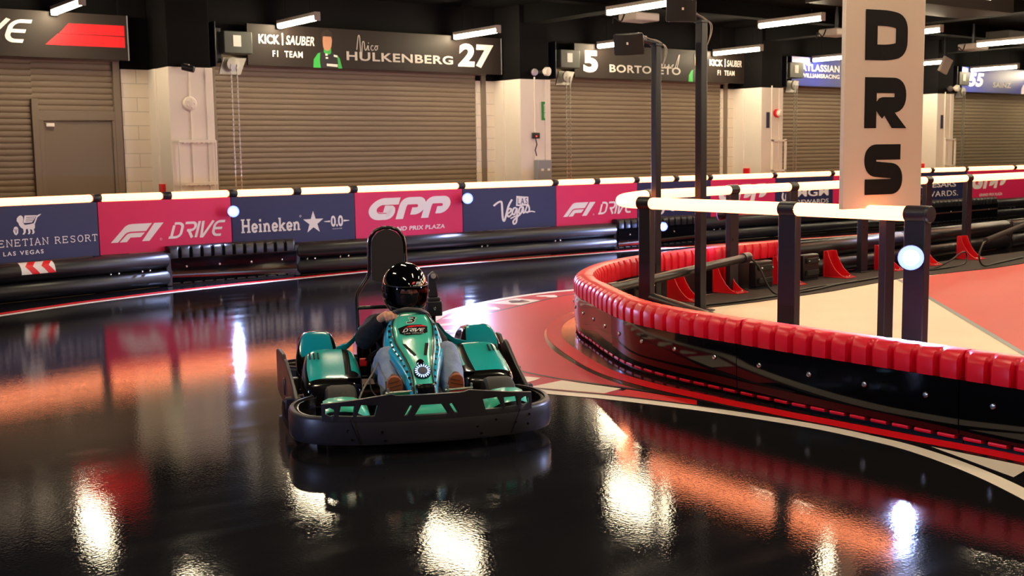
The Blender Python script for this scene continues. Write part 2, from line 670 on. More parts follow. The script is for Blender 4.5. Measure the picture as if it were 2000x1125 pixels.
for i, (x0, x1) in enumerate(BAYS):
    t = thing('roller_shutter', BAYN[i], 'shutter', ((x0 + x1) / 2, YW, 0), 0, 'garage roller shutters')
    off = (x0 + x1) / 2
    if i == 0:
        b = slat_curtain(x0 - off, 4.36 - off, .02, 2.93, 0)
        c = slat_curtain(4.36 - off, x1 - .1 - off, 2.20, 2.93, 0)
        b.add(c.v, c.f)
    else:
        b = slat_curtain(x0 + .05 - off, x1 - .08 - off, .02, 2.93, 0)
    b.build('curtain', 'shutter', t, smooth=50, fix=False)
    MB().bb(x0 - off, x0 + .09 - off, -.05, .1, 0, 2.95).build('guide_rail', 'shutter_dark', t, bevel=.006)
    MB().bb(x1 - .10 - off, x1 - off, -.05, .1, 0, 2.95).build('guide_rail', 'shutter_dark', t, bevel=.006)
    MB().tube([(x0 - off, -.02, 2.98), (x1 - off, -.02, 2.98)], .09, 12).build('roller_hood', 'shutter_dark', t)
    if i:
        MB().bb(x0 + .05 - off, x1 - .08 - off, -.03, .02, 0, .10).build('bottom_bar', 'shutter_dark', t, bevel=.006)
# walk-through door in the first shutter
d = bpy.data.objects.new('door_1', None)
COL.objects.link(d)
d.location = (4.95, YW, 0)
struct(d)
MB().bb(-.47, .47, -.02, .04, .01, 2.06).build('door_leaf', 'door', d, bevel=.006)
fr = MB()
fr.bb(-.62, -.53, -.06, .08, 0, 2.36)
fr.bb(-.53, -.47, -.045, .08, 0, 2.07)
fr.bb(.47, .53, -.045, .08, 0, 2.07)
fr.bb(-.53, .53, -.045, .08, 2.07, 2.2)
fr.build('door_frame', 'shutter_dark', d, bevel=.005)
MB().bb(-.44, -.33, -.06, -.02, 1.98, 2.03).build('door_sensor', 'white_vinyl', d, bevel=.005)
for _z in (.9, 1.72):
    MB().bb(.475, .505, -.065, -.045, _z, _z + .12).build('door_hinge', 'shutter_dark', d)

# ------------------------------------------------------------------ signs over the shutters
SY = 16.42
SU, SV = V((1, 0, 0)), V((0, 0, 1))


def script_nico():
    n = [(0, 0), (.05, .75), (.12, .98), (.2, .98), (.2, .7), (.26, .1), (.34, .3), (.42, .9), (.5, 1.15)]
    n = [(.02, .1), (.12, .95), (.2, 1.0), (.22, .6), (.26, -.5), (.3, -.35), (.36, .55), (.46, .62), (.5, .15), (.58, .12), (.68, .42)]
    out = stroke([tuple(p[:2]) for p in catmull([(a, b, 0) for a, b in n], 5)], .045)
    out += stroke([(.70, .40), (.70, .12), (.78, .12)], .045)
    out += stroke([(.71, .55), (.73, .6)], .05)
    c = [(1.0, .38), (.92, .42), (.85, .25), (.92, .1), (1.02, .16)]
    out += stroke([tuple(p[:2]) for p in catmull([(a, b, 0) for a, b in c], 5)], .045)
    o = [(1.15, .40), (1.08, .25), (1.14, .12), (1.24, .22), (1.22, .38), (1.13, .40), (1.3, .42)]
    out += stroke([tuple(p[:2]) for p in catmull([(a, b, 0) for a, b in o], 5)], .045)
    return out


def script_gabriel():
    g = [(.35, 1.3), (.18, 1.2), (.02, .4), (.1, -.2), (.28, .2), (.3, .55), (.15, .45), (.35, .55), (.3, .1)]
    out = stroke([tuple(p[:2]) for p in catmull([(a, b, 0) for a, b in g], 6)], .04)
    a = [(.62, .5), (.45, .4), (.45, .12), (.6, .35), (.62, .5), (.64, .12), (.75, .2), (.8, .5), (.82, .12), (.95, .35), (1.0, .15), (1.02, .5), (1.08, .15), (1.15, .3), (1.3, .5), (1.2, .15), (1.35, .15)]
    out += stroke([tuple(p[:2]) for p in catmull([(a_, b_, 0) for a_, b_ in a], 5)], .035)
    l = [(1.4, .2), (1.6, 1.2), (1.66, 1.35), (1.6, .8), (1.52, .15), (1.62, .12)]
    out += stroke([tuple(p[:2]) for p in catmull([(a_, b_, 0) for a_, b_ in l], 6)], .04)
    return out


def portrait(bd, x, z, s, parent, suit='suit_black', sleeve='suit_green'):
    """printed half-length figure."""
    P = lambda pts: [[(x + a * s, z + b * s) for a, b in pts]]
    bd.put('printed_suit', P([(-.42, 0), (-.36, .32), (-.22, .46), (-.08, .50), (.10, .50), (.26, .44), (.40, .30), (.46, 0)]), suit, parent, 1)
    bd.put('printed_sleeves', P([(-.46, 0), (-.44, .24), (-.30, .42), (-.22, .44), (-.24, .2), (-.22, 0)]) + P([(.36, 0), (.36, .2), (.33, .40), (.42, .30), (.50, 0)]) + P([(-.10, .46), (-.04, .40), (.10, .40), (.14, .46), (.14, .58), (-.10, .58)]), sleeve, parent, 2)
    bd.put('printed_face', P([(-.08, .54), (.0, .50), (.08, .52), (.15, .62), (.18, .80), (.16, .92), (-.12, .92), (-.13, .76), (-.12, .62)]), 'print_skin', parent, 3)
    bd.put('printed_hair', P([(-.15, .80), (-.17, .98), (-.10, 1.08), (.04, 1.12), (.16, 1.06), (.21, .96), (.19, .80), (.15, .92), (.0, .96), (-.11, .92)]), 'print_hair', parent, 4)
    bd.put('printed_patches', P([(-.02, .06), (.34, .04), (.34, .12), (-.02, .13)]) + P([(-.06, .36), (.02, .36), (.02, .42), (-.06, .42)]) + P([(.22, .34), (.34, .32), (.34, .38), (.22, .40)]) + P([(-.05, .27), (.03, .27), (.03, .32), (-.05, .32)]), 'white_vinyl', parent, 5)


M['suit_black'] = mat('print_black_suit', '201c22', .5)
M['suit_green'] = mat('print_green_sleeves', '37b24a', .5)
M['suit_white'] = mat('print_white_suit', 'c9c4d0', .5)
M['print_skin'] = mat('print_face_tone', 'c08a6c', .5)
M['print_hair'] = mat('print_dark_hair', '2a1a14', .5)


def garage_sign(x0, x1, label, board):
    t = thing('garage_sign', label, 'sign', ((x0 + x1) / 2, SY, 2.9), 0, 'signs over the garage doors')
    w = x1 - x0
    MB().bb(-w / 2, w / 2, 0, .05, 0, .62).build('board', board, t, bevel=.004)
    MB().bb(w / 2 - .004, w / 2 + .012, -.006, .056, 0, .62).build('edge_trim', 'grey_box', t)
    for _x in (-w / 2 + .3, w / 2 - .38):
        MB().bb(_x, _x + .08, .05, .38, .25, .33).build('wall_bracket', 'black_steel', t)
    return t, Board((-w / 2, -.002, 0), SU, SV, .0015), w


# red striped sign at the left edge
t, bd, w = garage_sign(.9, 5.62, 'dark sign with two red slanted stripes and the letters VE at upper left', 'sign_board')
E = 4.72
bd.put('logo', [[(E - .80, .47), (E - .04, .48), (E - .04, .335), (E - .93, .335)], [(E - .95, .325), (E - .04, .325), (E - .04, .175), (E - 1.12, .175)]], 'red_film', t)
bd.put('lettering', fit(DRIVE_WORD(), E - 2.72, .17, E - 1.27, .50) + fit(F1_LOGO(), E - 4.0, .17, E - 2.95, .50), 'white_vinyl', t)
# 27
t, bd, w = garage_sign(7.42, 12.15, 'charcoal sign with a big white number 27 and a printed figure in green sleeves', 'sign_board')
q = lambda s: (s - 475) / (972 - 475)      # nominal share of the board's length, corrected below for perspective


def share(px, a, b, k):
    u = (px - a) / (b - a)
    return u / (u + (1 - u) * k)


sx = lambda px: w * share(px, 475, 972, 1.16)
bd.put('lettering', ftext('KICK', sx(497), .33, sx(538), .47, .03, 0, 1.05) + ftext('SAUBER', sx(550), .33, sx(606), .47, .02, .22, 1.05) + stroke([(sx(543.5), .32), (sx(543.5), .50)], .02)
       + ftext('F1  TEAM', sx(523), .14, sx(582), .235, .02, 0, 1.15), 'white_vinyl', t)
portrait(bd, sx(630), 0.0, .53, t)
bd.put('script', fit(script_nico(), sx(688), .14, sx(731), .54), 'pale_vinyl', t, 2)
bd.put('name', ftext('HULKENBERG', sx(668), .135, sx(877), .275, .022, 0, 1.08), 'pale_vinyl', t)
bd.put('number', ftext('27', sx(887), .10, sx(957), .50, .045, .08, 1.05), 'white_vinyl', t)
# 5
t, bd, w = garage_sign(13.82, 18.5, 'charcoal sign with a white number 5 at its left end, behind the tall poles', 'sign_board')
sx = lambda px: w * share(px, 1115, 1450, 1.13)
bd.put('number', ftext('5', sx(1132), .10, sx(1160), .50, .05), 'white_vinyl', t)
bd.put('name', ftext('BORTOLETO', sx(1182), .12, sx(1320), .265, .022, 0, 1.08), 'pale_vinyl', t)
bd.put('script', fit(script_gabriel(), sx(1263), .16, sx(1318), .52), 'pale_vinyl', t, 2)
portrait(bd, sx(1352), 0.0, .53, t)
bd.put('lettering', ftext('KICK', sx(1376), .33, sx(1402), .46, .03) + ftext('SAUBER', sx(1409), .33, sx(1438), .46, .02, .22) + stroke([(sx(1405.5), .32), (sx(1405.5), .48)], .03)
       + ftext('F1  TEAM', sx(1391), .15, sx(1424), .25, .02, 0, 1.15), 'white_vinyl', t)
# blue signs
t, bd, w = garage_sign(19.9, 24.3, 'blue sign partly behind the tall lettered sign', 'sign_blue')
bd.put('lettering', ftext('ATLASSIAN', .30, .32, 1.62, .47, .022, 0, 1.06) + ftext('WILLIAMSRACING', .30, .18, 1.62, .27, .02, 0, 1.06), 'white_vinyl', t)
portrait(bd, 2.35, 0.0, .55, t, 'suit_white', 'suit_white')
t, bd, w = garage_sign(26.35, 31.0, 'blue sign with a white number 55 at far right', 'sign_blue')
bd.put('number', ftext('55', .26, .14, .98, .48, .045, .2, 1.05), 'white_vinyl', t)
bd.put('name', ftext('SAINZ', 1.4, .14, 2.25, .27, .02, 0, 1.08), 'pale_vinyl', t)
portrait(bd, 3.0, 0.0, .55, t, 'suit_white', 'suit_white')

# ------------------------------------------------------------------ shutter motors with hand chains
MOT = [(6.95, 'left of the sign numbered 27'), (13.25, 'left of the sign numbered 5'), (19.45, 'left of the blue sign behind the tall lettered sign'), (25.7, 'left of the blue sign numbered 55')]
for k, (x, wh) in enumerate(MOT):
    t = thing('shutter_motor', 'grey shutter motor with hand chain ' + wh, 'motor', (x, 16.2, 2.85), 0, 'shutter motors')
    MB().bb(-.22, -.04, .0, .385, .05, .55).bb(-.22, -.20, -.2, .385, -.02, .62).build('bracket', 'black_steel', t, bevel=.006)
    MB().bb(-.06, .38, -.16, .12, .18, .50).build('housing', 'motor', t, bevel=.012)
    MB().bb(.08, .20, -.168, -.16, .28, .44).build('rating_plate', 'white_vinyl', t)
    MB().lathe([(.02, 0), (.10, .01), (.10, .05), (.02, .06)], (.05, -.22, .02), (0, 1, 0), 20).build('chain_wheel', 'steel', t)
    MB().prism([(-.13, -.12), (.2, -.12), (.30, .12), (-.06, .12)], (.0, -.1, .0), (1, 0, 0), (0, 0, 1), -.03).build('chain_guard', 'steel', t)
    for s in (-1, 1):
        c = MB()
        zz = 0.0
        for j in range(58):
            a = j % 2
            z = -j * .034
            c.box((.05 + s * .045, -.22, z), (.020 if a else .007, .007 if a else .020, .042))
        c.build('chain', 'steel', t, smooth=0, fix=False)

# ------------------------------------------------------------------ small things on the columns
FR = YW - CD
o = MB().lathe([(.10, 0), (.10, .03), (.085, .05), (.03, .065), (0, .066)], (6.29, FR - .005, 2.29), (0, -1, 0), 24)
for a in range(5):
    o.ball((6.29 + .055 * math.cos(a * 1.257), FR - .06, 2.29 + .055 * math.sin(a * 1.257)), .018, 8)
tag(o.build('alarm_sounder', 'white_paint'), 'round white alarm sounder on the column left of shutter 27', 'alarm')
o = MB()
for (x0, x1, y) in ((6.08, 6.62, FR - .09),):
    for z in (1.16, 1.76):
        o.bb(x0, x1, y - .015, y + .015, z - .02, z + .02)
        for k in range(7):
            o.bb(x0 + .06 + k * .07, x0 + .08 + k * .07, y - .02, y + .068, z - .03, z - .015)
    for x in (x0, x1):
        o.bb(x - .012, x + .012, y - .012, y + .012, .75, 1.77)
tag(o.build('cage_guard', 'white_paint', bevel=.003), 'white open cage guard on the column left of shutter 27', 'guard', 'column cage guards')
for (x, wh) in ((18.95, 'on the column behind the two tall poles'), (25.15, 'on the column just right of the tall lettered sign')):
    g = MB()
    for a in (-.26, .14):
        g.bb(x + a - .02, x + a + .02, FR - .08, FR - .04, .7, 1.75)
    for z in (1.1, 1.72):
        g.bb(x - .28, x + .16, FR - .08, FR - .04, z - .02, z + .02)
    tag(g.build('cage_guard', 'white_paint', bevel=.003), 'white open cage guard ' + wh, 'guard', 'column cage guards')
o = MB().bb(12.66, 12.83, FR - .016, FR - .002, 2.10, 2.42)
t = o.build('exit_plate', 'green')
tag(t, 'green vertical plate on the column between shutters 27 and 5', 'plate')
b2 = Board((12.68, FR - .018, 2.12), SV, V((-1, 0, 0)), .001)
b2.put('lettering', ftext('FIRE DOOR', .02, -.07, .26, -.02, .03), 'white_vinyl', t)
t = thing('junction_box', 'grey electrical box on the column between shutters 27 and 5', 'box', (12.62, FR, 1.05))
MB().bb(-.15, .15, -.14, -.01, 0, .36).build('body', 'grey_box', t, bevel=.012)
MB().bb(-.09, -.03, -.144, -.14, .17, .21).build('label_plate', 'white_vinyl', t)
MB().bb(.05, .11, -.144, -.14, .17, .21).build('label_plate', 'white_vinyl', t)
MB().tube([(-.1, -.07, 0), (-.1, -.07, -.25)], .02).build('conduit', 'steel', t)
MB().tube([(.1, -.07, 0), (.1, -.07, -.25)], .02).build('conduit', 'steel', t)
t = thing('card_reader', 'small black box with a red light on the column above the grey box', 'sensor', (12.5, FR, 1.78))
MB().bb(-.07, .07, -.07, -.01, 0, .10).build('body', 'black_plastic', t, bevel=.008)
MB().tube([(0, -.03, 0), (.02, -.04, -.1), (-.01, -.03, -.2), (.02, -.03, -.3)], .01).build('cord', 'cable', t)
MB().bb(-.02, .0, -.074, -.07, .03, .05).build('indicator', mat('red_led', 'ff2020', .3, emit=(1, .05, .03), estr=3), t)
for (x, wh) in ((COLX[1], 'on the column left of shutter 27'), (COLX[3], 'on the column behind the tall poles'), (COLX[4], 'on the column by the tall lettered sign')):
    o = MB().bb(x - .055, x - .001, YW - .46, YW - .32, 1.02, 1.16)
    tag(o.build('call_point', 'red_film', bevel=.008), 'small red fire call point low ' + wh, 'alarm', 'red call points')
t = thing('round_alarm', 'red and white round alarm on the column behind the tall poles', 'alarm', (18.85, FR - .005, 2.28))
MB().lathe([(.085, 0), (.085, .04), (.07, .05)], (0, 0, 0), (0, -1, 0), 20).build('base', 'red_film', t)
MB().lathe([(.07, .0), (.07, .08), (.05, .10), (0, .105)], (.02, -.02, 0), (0, -1, 0), 20).build('cover', 'white_paint', t)
for (x, wh) in ((12.55, 'between signs 27 and 5'), (25.05, 'left of sign 55')):
    t = thing('emergency_lamp', 'twin-headed white emergency lamp on the black column top ' + wh, 'lamp', (x, FR - .03, 2.92), 0, 'emergency lamps')
    MB().lathe([(.03, 0), (.075, .05), (.075, .12), (.0, .13)], (.12, -.02, .02), (.3, -1, -.1), 16).build('lamp_head', 'white_paint', t)
    MB().lathe([(.03, 0), (.06, .05), (.06, .10), (.0, .11)], (-.10, -.02, .0), (-.4, -1, -.1), 16).build('lamp_head', 'steel', t)
    MB().bb(-.12, .14, -.02, .02, -.02, .03).build('bracket', 'black_steel', t, bevel=.005)
t = thing('security_camera', 'black camera on the column top left of shutter 27', 'camera', (6.22, FR - .02, 2.79))
MB().lathe([(.045, 0), (.045, .16), (.035, .17)], (-.06, -.12, 0), (.8, -.6, -.25), 14).build('body', 'black_plastic', t)
MB().bb(-.03, .03, -.12, .02, .01, .05).build('arm', 'black_plastic', t)
for k, (x, wh) in enumerate(((18.55, 'behind the tall poles'), (24.75, 'just right of the tall lettered sign'))):
    o = MB().bb(x, x + .09, FR - .014, FR - .002, 1.98, 2.30)
    tag(o.build('notice_plate', 'navy'), 'narrow blue notice plate on the column ' + wh, 'plate', 'blue notice plates')

# ------------------------------------------------------------------ ceiling lamps
TX = [1.5, 4.63, 7.94, 11.17, 14.38, 17.47, 20.58, 23.7, 26.7, 29.8]
ROWS = [15.77, 11.9, 8.0, 4.1, .2, -3.7]
proto = thing('ceiling_lamp', 'lamp', 'lamp', (0, 0, 3.51), 0, 'linear ceiling lamps')
MB().bb(-.045, .045, -.62, .62, .02, .075).build('housing', 'lamp_case', proto, bevel=.008)
b = MB()
b.loft([[V((.045 * math.cos(a), y, -.005 + .042 * math.sin(a) * (1 if math.sin(a) < 0 else .6))) for a in [2 * PI * k / 14 for k in range(14)]] for y in (-.60, .60)])
b.build('diffuser', 'lamp_glow', proto)
for _y in (-.6125, .6125):
    MB().bb(-.048, .048, _y - .0125, _y + .0125, -.05, .076).build('end_cap', 'lamp_case', proto, bevel=.006)
for _y in (-.4, .4):
    MB().tube([(0, _y, .07), (0, _y, .54)], .003, 6).build('hanger', 'black_paint', proto)
ROWN = ['row along the garage signs', 'second row out from the garage signs']
ORD = ['first', 'second', 'third', 'fourth', 'fifth', 'sixth', 'seventh', 'eighth', 'ninth', 'tenth']
first = True
for r, y in enumerate(ROWS):
    for c, x in enumerate(TX):
        if (r >= 2 and c > 6) or (r < 2 and c == 0):
            continue
        if r == 0 or (r == 1 and c >= 3):
            lab = 'glowing linear ceiling lamp, %s from left in the %s' % (ORD[c - (1 if r == 0 else 3)], ROWN[r])
        else:
            lab = 'linear ceiling lamp high over the open track, outside the picture'
        if first:
            proto.location = (x, y, 3.51 - .010 * max(0, c - 2))
            proto['label'] = lab
            first = False
        else:
            dup(proto, (x, y, 3.51 - .010 * max(0, c - 2)), None, lab)
for (x, y, wh) in ((12.5, 13.3, 'above the nearer tall pole'), (17.2, 13.2, 'left of the tall lettered sign'), (22.2, 13.6, 'right of the tall lettered sign')):
    t = thing('ceiling_unit', 'pale boxy ceiling unit with dangling cables ' + wh, 'ceiling unit', (x, y, 3.52), 0, 'ceiling units')
    MB().bb(-.25, .25, -.2, .2, 0, .12).build('casing', 'lamp_case', t, bevel=.02)
    MB().tube(catmull([(-.3, 0, .1), (-.38, 0, -.02), (-.5, .02, .04), (-.55, 0, -.06)], 5), .012).build('cable_loop', 'cable', t)
    MB().tube([(0, 0, .12), (0, 0, .53)], .03).build('drop_rod', 'black_steel', t)
t = thing('work_lamp', 'tilted pale floodlight hanging from the black ceiling right of the tall sign', 'lamp', (23.4, 15.0, 3.35))
MB().box((0, 0, 0), (.34, .06, .34), Matrix.Rotation(.3, 3, 'X') @ Matrix.Rotation(.25, 3, 'Y')).build('head', 'lamp_case', t, bevel=.01)
MB().tube([(0, .02, .1), (.02, .04, .70)], .015).build('drop_rod', 'black_steel', t)

# ================================================================== FLOOR MARKINGS
def ribbon(pts, w, z, m, name='floor_line', per=8, off=0.0):
    P = catmull([(a, b, 0) for a, b in pts], per)
    L, R = [], []
    for i, p in enumerate(P):
        t = (P[min(i + 1, len(P) - 1)] - P[max(i - 1, 0)]).normalized()
        n = V((-t.y, t.x, 0))
        L.append(p + n * (off + w / 2) + V((0, 0, z)))
        R.append(p + n * (off - w / 2) + V((0, 0, z)))
    b = MB()
    n = len(P)
    b.add(L + R, [(i, i + 1, n + i + 1, n + i) for i in range(n - 1)])
    return struct(b.build(name, m, smooth=0))


def patch(pts, z, m, name='floor_marking'):
    return struct(MB().flat(pts, (0, 0, z), (1, 0, 0), (0, 1, 0)).build(name, m, smooth=0))


def patches(polys, z, m, name='floor_marking'):
    b = MB()
    for p in polys:
        b.flat(p, (0, 0, z), (1, 0, 0), (0, 1, 0))
    return struct(b.build(name, m, smooth=0))


FARLINE = [(-3, 8.6), (-.2, 10.6), (2.72, 12.03), (4.2, 12.62), (6.1, 13.03), (8.6, 13.27), (12.3, 13.10), (15, 12.80), (21.7, 12.1), (28, 11.5)]
ribbon(FARLINE, .10, .0015, 'white_line')
ribbon(FARLINE, .12, .0015, 'red_line', off=.125)

INNER_FAR = [(4.82, 5.92), (4.80, 6.38), (4.92, 7.0), (5.30, 7.85), (6.12, 8.72), (6.76, 9.03), (7.35, 9.28), (7.9, 9.46), (9.0, 9.55)]
BAND = [(6.9, 8.35), (6.46, 7.98), (6.13, 7.70), (5.82, 7.32), (5.53, 6.87), (5.28, 6.33), (5.11, 5.90), (5.01, 5.52), (4.985, 5.22)]
WLINE = [(9.3, 9.66), (8.17, 9.76), (7.8, 9.77), (7.33, 9.71), (6.81, 9.55), (6.27, 9.30), (5.9, 9.02), (5.25, 8.35), (4.76, 7.45), (4.48, 6.6), (4.42, 6.05), (4.47, 5.68),
         (4.655, 5.28), (4.80, 4.88), (4.905, 4.53), (4.975, 4.22), (5.025, 3.9), (5.03, 3.62), (5.01, 3.35), (4.90, 2.98), (4.70, 2.57), (4.3, 1.95), (3.7, 1.1)]
inner_s = [tuple(p[:2]) for p in catmull([(a, b, 0) for a, b in INNER_FAR], 5)]
band_s = [tuple(p[:2]) for p in catmull([(a, b, 0) for a, b in BAND], 5)]
patch(inner_s + [(8.2, 9.0)] + band_s, .0012, 'pink_apron', 'floor_marking')
wl = [tuple(p[:2]) for p in catmull([(a, b, 0) for a, b in WLINE[:17]], 5)]
# border of cells with card suits between the apron and the white line
patch(inner_s + wl, .0010, 'pink_cell', 'floor_marking')
ribbon(WLINE, .10, .0024, 'white_line')
ribbon(INNER_FAR, .035, .0024, 'black_line')
ribbon([(4.82, 5.92), (4.90, 5.60), (4.99, 5.22), (5.03, 4.9), (5.05, 4.5)], .035, .0024, 'black_line')
ribbon([(a + .065, b + (.03 if b < 6 else -.06)) for a, b in WLINE[8:18]], .03, .0022, 'black_line')
REDL = [(6.95, 8.30), (6.6, 8.05), (6.3, 7.78), (5.97, 7.38), (5.76, 7.05), (5.49, 6.52), (5.245, 5.95), (5.14, 5.43), (5.125, 4.9), (5.135, 4.38), (5.19, 3.55), (5.24, 2.88), (5.2, 1.5), (5.1, -1)]
ribbon(REDL, .125, .0018, 'red_line')
patches([[(4.50, 5.83), (4.80, 5.86), (4.915, 5.40), (4.735, 5.36)]], .002, 'white_line', 'floor_marking')
patches([[(4.76, 5.30), (4.925, 5.36), (5.025, 4.84), (4.93, 4.75)]], .002, 'red_line', 'floor_marking')
patches([[(5.115, 3.30), (5.13, 2.78), (4.91, 2.74)]], .002, 'white_line', 'floor_marking')
patches([[(5.12, 2.72), (4.90, 2.68), (4.6, 2.2), (5.1, 1.6)]], .002, 'pink_cell', 'floor_marking')


def lerp2(A, t):
    L = [0]
    for i in range(len(A) - 1):
        L.append(L[-1] + (V(A[i + 1]) - V(A[i])).length)
    s = t * L[-1]
    for i in range(len(A) - 1):
        if s <= L[i + 1] or i == len(A) - 2:
            k = (s - L[i]) / (L[i + 1] - L[i])
            return V(A[i]) * (1 - k) + V(A[i + 1]) * k


def suit(kind, c, s, ang):
    if kind == 0:      # heart
        P = [(.5 * 1.05 * math.sin(a) ** 3, .42 * (math.cos(a) - .38 * math.cos(2 * a) - .15 * math.cos(3 * a)) + .05) for a in [2 * PI * k / 24 for k in range(24)]]
    elif kind == 1:    # spade
        P = [(.5 * math.sin(a) ** 3, -.42 * (math.cos(a) - .38 * math.cos(2 * a) - .15 * math.cos(3 * a))) for a in [2 * PI * k / 24 for k in range(24)]]
    else:              # diamond
        P = [(0, -.6), (.42, 0), (0, .6), (-.42, 0)]
    ca, sa = math.cos(ang), math.sin(ang)
    out = [(c.x + s * (x * ca - y * sa), c.y + s * (x * sa + y * ca)) for x, y in P]
    if kind == 1:
        return [out, [(c.x + s * (x * ca - y * sa), c.y + s * (x * sa + y * ca)) for x, y in ((-.18, -.62), (.18, -.62), (0, 0))]]
    return [out]


inn = [p for p in INNER_FAR[1:8]]
out_ = [(4.48, 6.3), (4.76, 7.4), (5.25, 8.28), (5.95, 8.98), (6.81, 9.48), (7.4, 9.64), (8.0, 9.7)]
N = 9
whites, dark_suits, white_suits = [], [], []
for i in range(N):
    t0, t1 = i / N, (i + 1) / N
    a, b = lerp2(inn, t0 + .012), lerp2(inn, t1 - .012)
    c, d = lerp2(out_, t1 - .03), lerp2(out_, t0 - .006 if t0 else 0)
    mid = (a + b + c + d) / 4
    ang = math.atan2((b - a).y, (b - a).x) + PI / 2
    if i % 2 == 1:
        whites.append([tuple(a), tuple(b), tuple(c), tuple(d)])
        dark_suits += suit(1, mid, .24, ang)
    else:
        white_suits += suit(0, mid, .24, ang)
white_suits += suit(0, V((4.66, 6.05)), .2, 1.2)
patches(whites, .002, 'white_line', 'floor_marking')
patches(dark_suits, .0028, 'black_line', 'floor_marking')
patches(white_suits, .0028, 'white_line', 'floor_marking')

# island floor
patch([(5.45, -3), (5.45, 5.6), (5.7, 6.3), (6.2, 7.2), (7.0, 8.0), (8, 8.4), (12, 8.7), (27, 9.3), (27, -3)], .001, 'cream_floor', 'floor_marking')
patch([(11.5, 7.88), (27, 8.8), (27, -3), (5.45, -3), (5.45, 1.94)], .002, 'red_floor', 'floor_marking')
ribbon([(11.55, 7.93), (7.97, 4.40), (5.4, 1.88)], .05, .003, 'grey_box')

# ================================================================== PADDED BARRIERS
def arc_table(P):
    L = [0.0]
    for i in range(len(P) - 1):
        L.append(L[-1] + (P[i + 1] - P[i]).length)
    return L


class Path:
    def __init__(self, pts, per=10):
        self.P = catmull([(a, b, 0) for a, b in pts], per)
        self.L = arc_table(self.P)
        self.len = self.L[-1]

    def at(self, s):
        s = min(max(s, 0), self.len)
        i = 0
        while i < len(self.L) - 2 and self.L[i + 1] < s:
            i += 1
        k = (s - self.L[i]) / (self.L[i + 1] - self.L[i])
        p = self.P[i].lerp(self.P[i + 1], k)
        i0, i1 = max(i - 1, 0), min(i + 2, len(self.P) - 1)
        t = (self.P[i1] - self.P[i0]).normalized()
        return p, t


def pad_module(path, s0, s1, label, pad_mat, group, flip=1, dx=.135, bolts=2):
    """one moulded pad with its skirt sheet; the outer face lies on the path, the body behind it."""
    mid = path.at((s0 + s1) / 2)[0]
    root = thing('barrier_pad', label, 'barrier pad', mid, 0, group)

    def W(s, d, z):
        p, t = path.at(s)
        n = V((t.y, -t.x, 0)) * flip         # outwards
        return p + n * d + V((0, 0, z)) - mid
    rings = []
    n = max(3, int(round((s1 - s0 - .03) / dx)))
    step = (s1 - s0 - .012) / n
    stations = []
    for i in range(n):
        a = s0 + .006 + i * step
        stations += [(a + step * .0, -.040), (a + step * .03, -.024), (a + step * .08, 0), (a + step * .72, 0), (a + step * .79, -.005), (a + step * .88, -.034)]
    stations.append((s1 - .006, -.040))
    for s, a in stations:
        top = .478
        rings.append([W(s, d, z) for d, z in ((-.19 - a * .6, .30), (-.19 - a * .6, top - .05), (-.168 - a * .2, top - .008), (-.10, top), (-.055, top - .002), (-.020 + a * .45, top - .020), (a, top - .055), (a, .35), (a - .004, .322), (-.07, .312))])
    b = MB()
    b.loft(rings)
    for i in range(n):
        a = s0 + .006 + i * step
        r = []
        for s in (a + step * .14, a + step * .86):
            r.append([W(s, d, z) for d, z in ((-.07, .014), (-.07, .040), (-.016, .038), (-.012, .030), (-.016, .020))])
        b.loft(r)
    b.build('pad', pad_mat, root, smooth=50)
    c = MB()
    r = []
    k = max(3, int((s1 - s0) / .12))
    for i in range(k + 1):
        s = s0 + .003 + (s1 - s0 - .006) * i / k
        r.append([W(s, d, z) for d, z in ((-.012, .332), (-.002, .332), (-.002, .22), (-.007, .10), (-.014, .046), (-.026, .046), (-.019, .10), (-.012, .22))])
    c.loft(r)
    c.build('skirt', 'black_skirt', root, smooth=40)
    e = MB()
    r = []
    for i in range(k + 1):
        s = s0 + .003 + (s1 - s0 - .006) * i / k
        r.append([W(s, d, z) for d, z in ((-.17, .0), (-.17, .32), (-.05, .32), (-.06, .0))])
    e.loft(r)
    e.build('core', 'black_plastic', root)
    for i in range(bolts):
        s = s0 + (s1 - s0) * (i + .5) / bolts
        m = MB()
        p = W(s, -.002, .225)
        nrm = (W(s, .1, .225) - p).normalized()
        m.lathe([(.016, 0), (.016, .003), (.012, .009), (.0, .011)], p, nrm, 12)
        m.build('bolt', 'bolt', root)
    return root


ISLE = Path([(5.30, -1.6), (5.30, .5), (5.28, 2.0), (5.27, 3.2), (5.26, 4.2), (5.28, 4.95), (5.32, 5.45), (5.42, 5.9), (5.65, 6.40), (5.90, 6.86), (6.12, 7.27), (6.46, 7.70), (6.98, 8.13), (7.6, 8.45), (8.4, 8.67), (9.2, 8.80), (10.55, 8.88)])
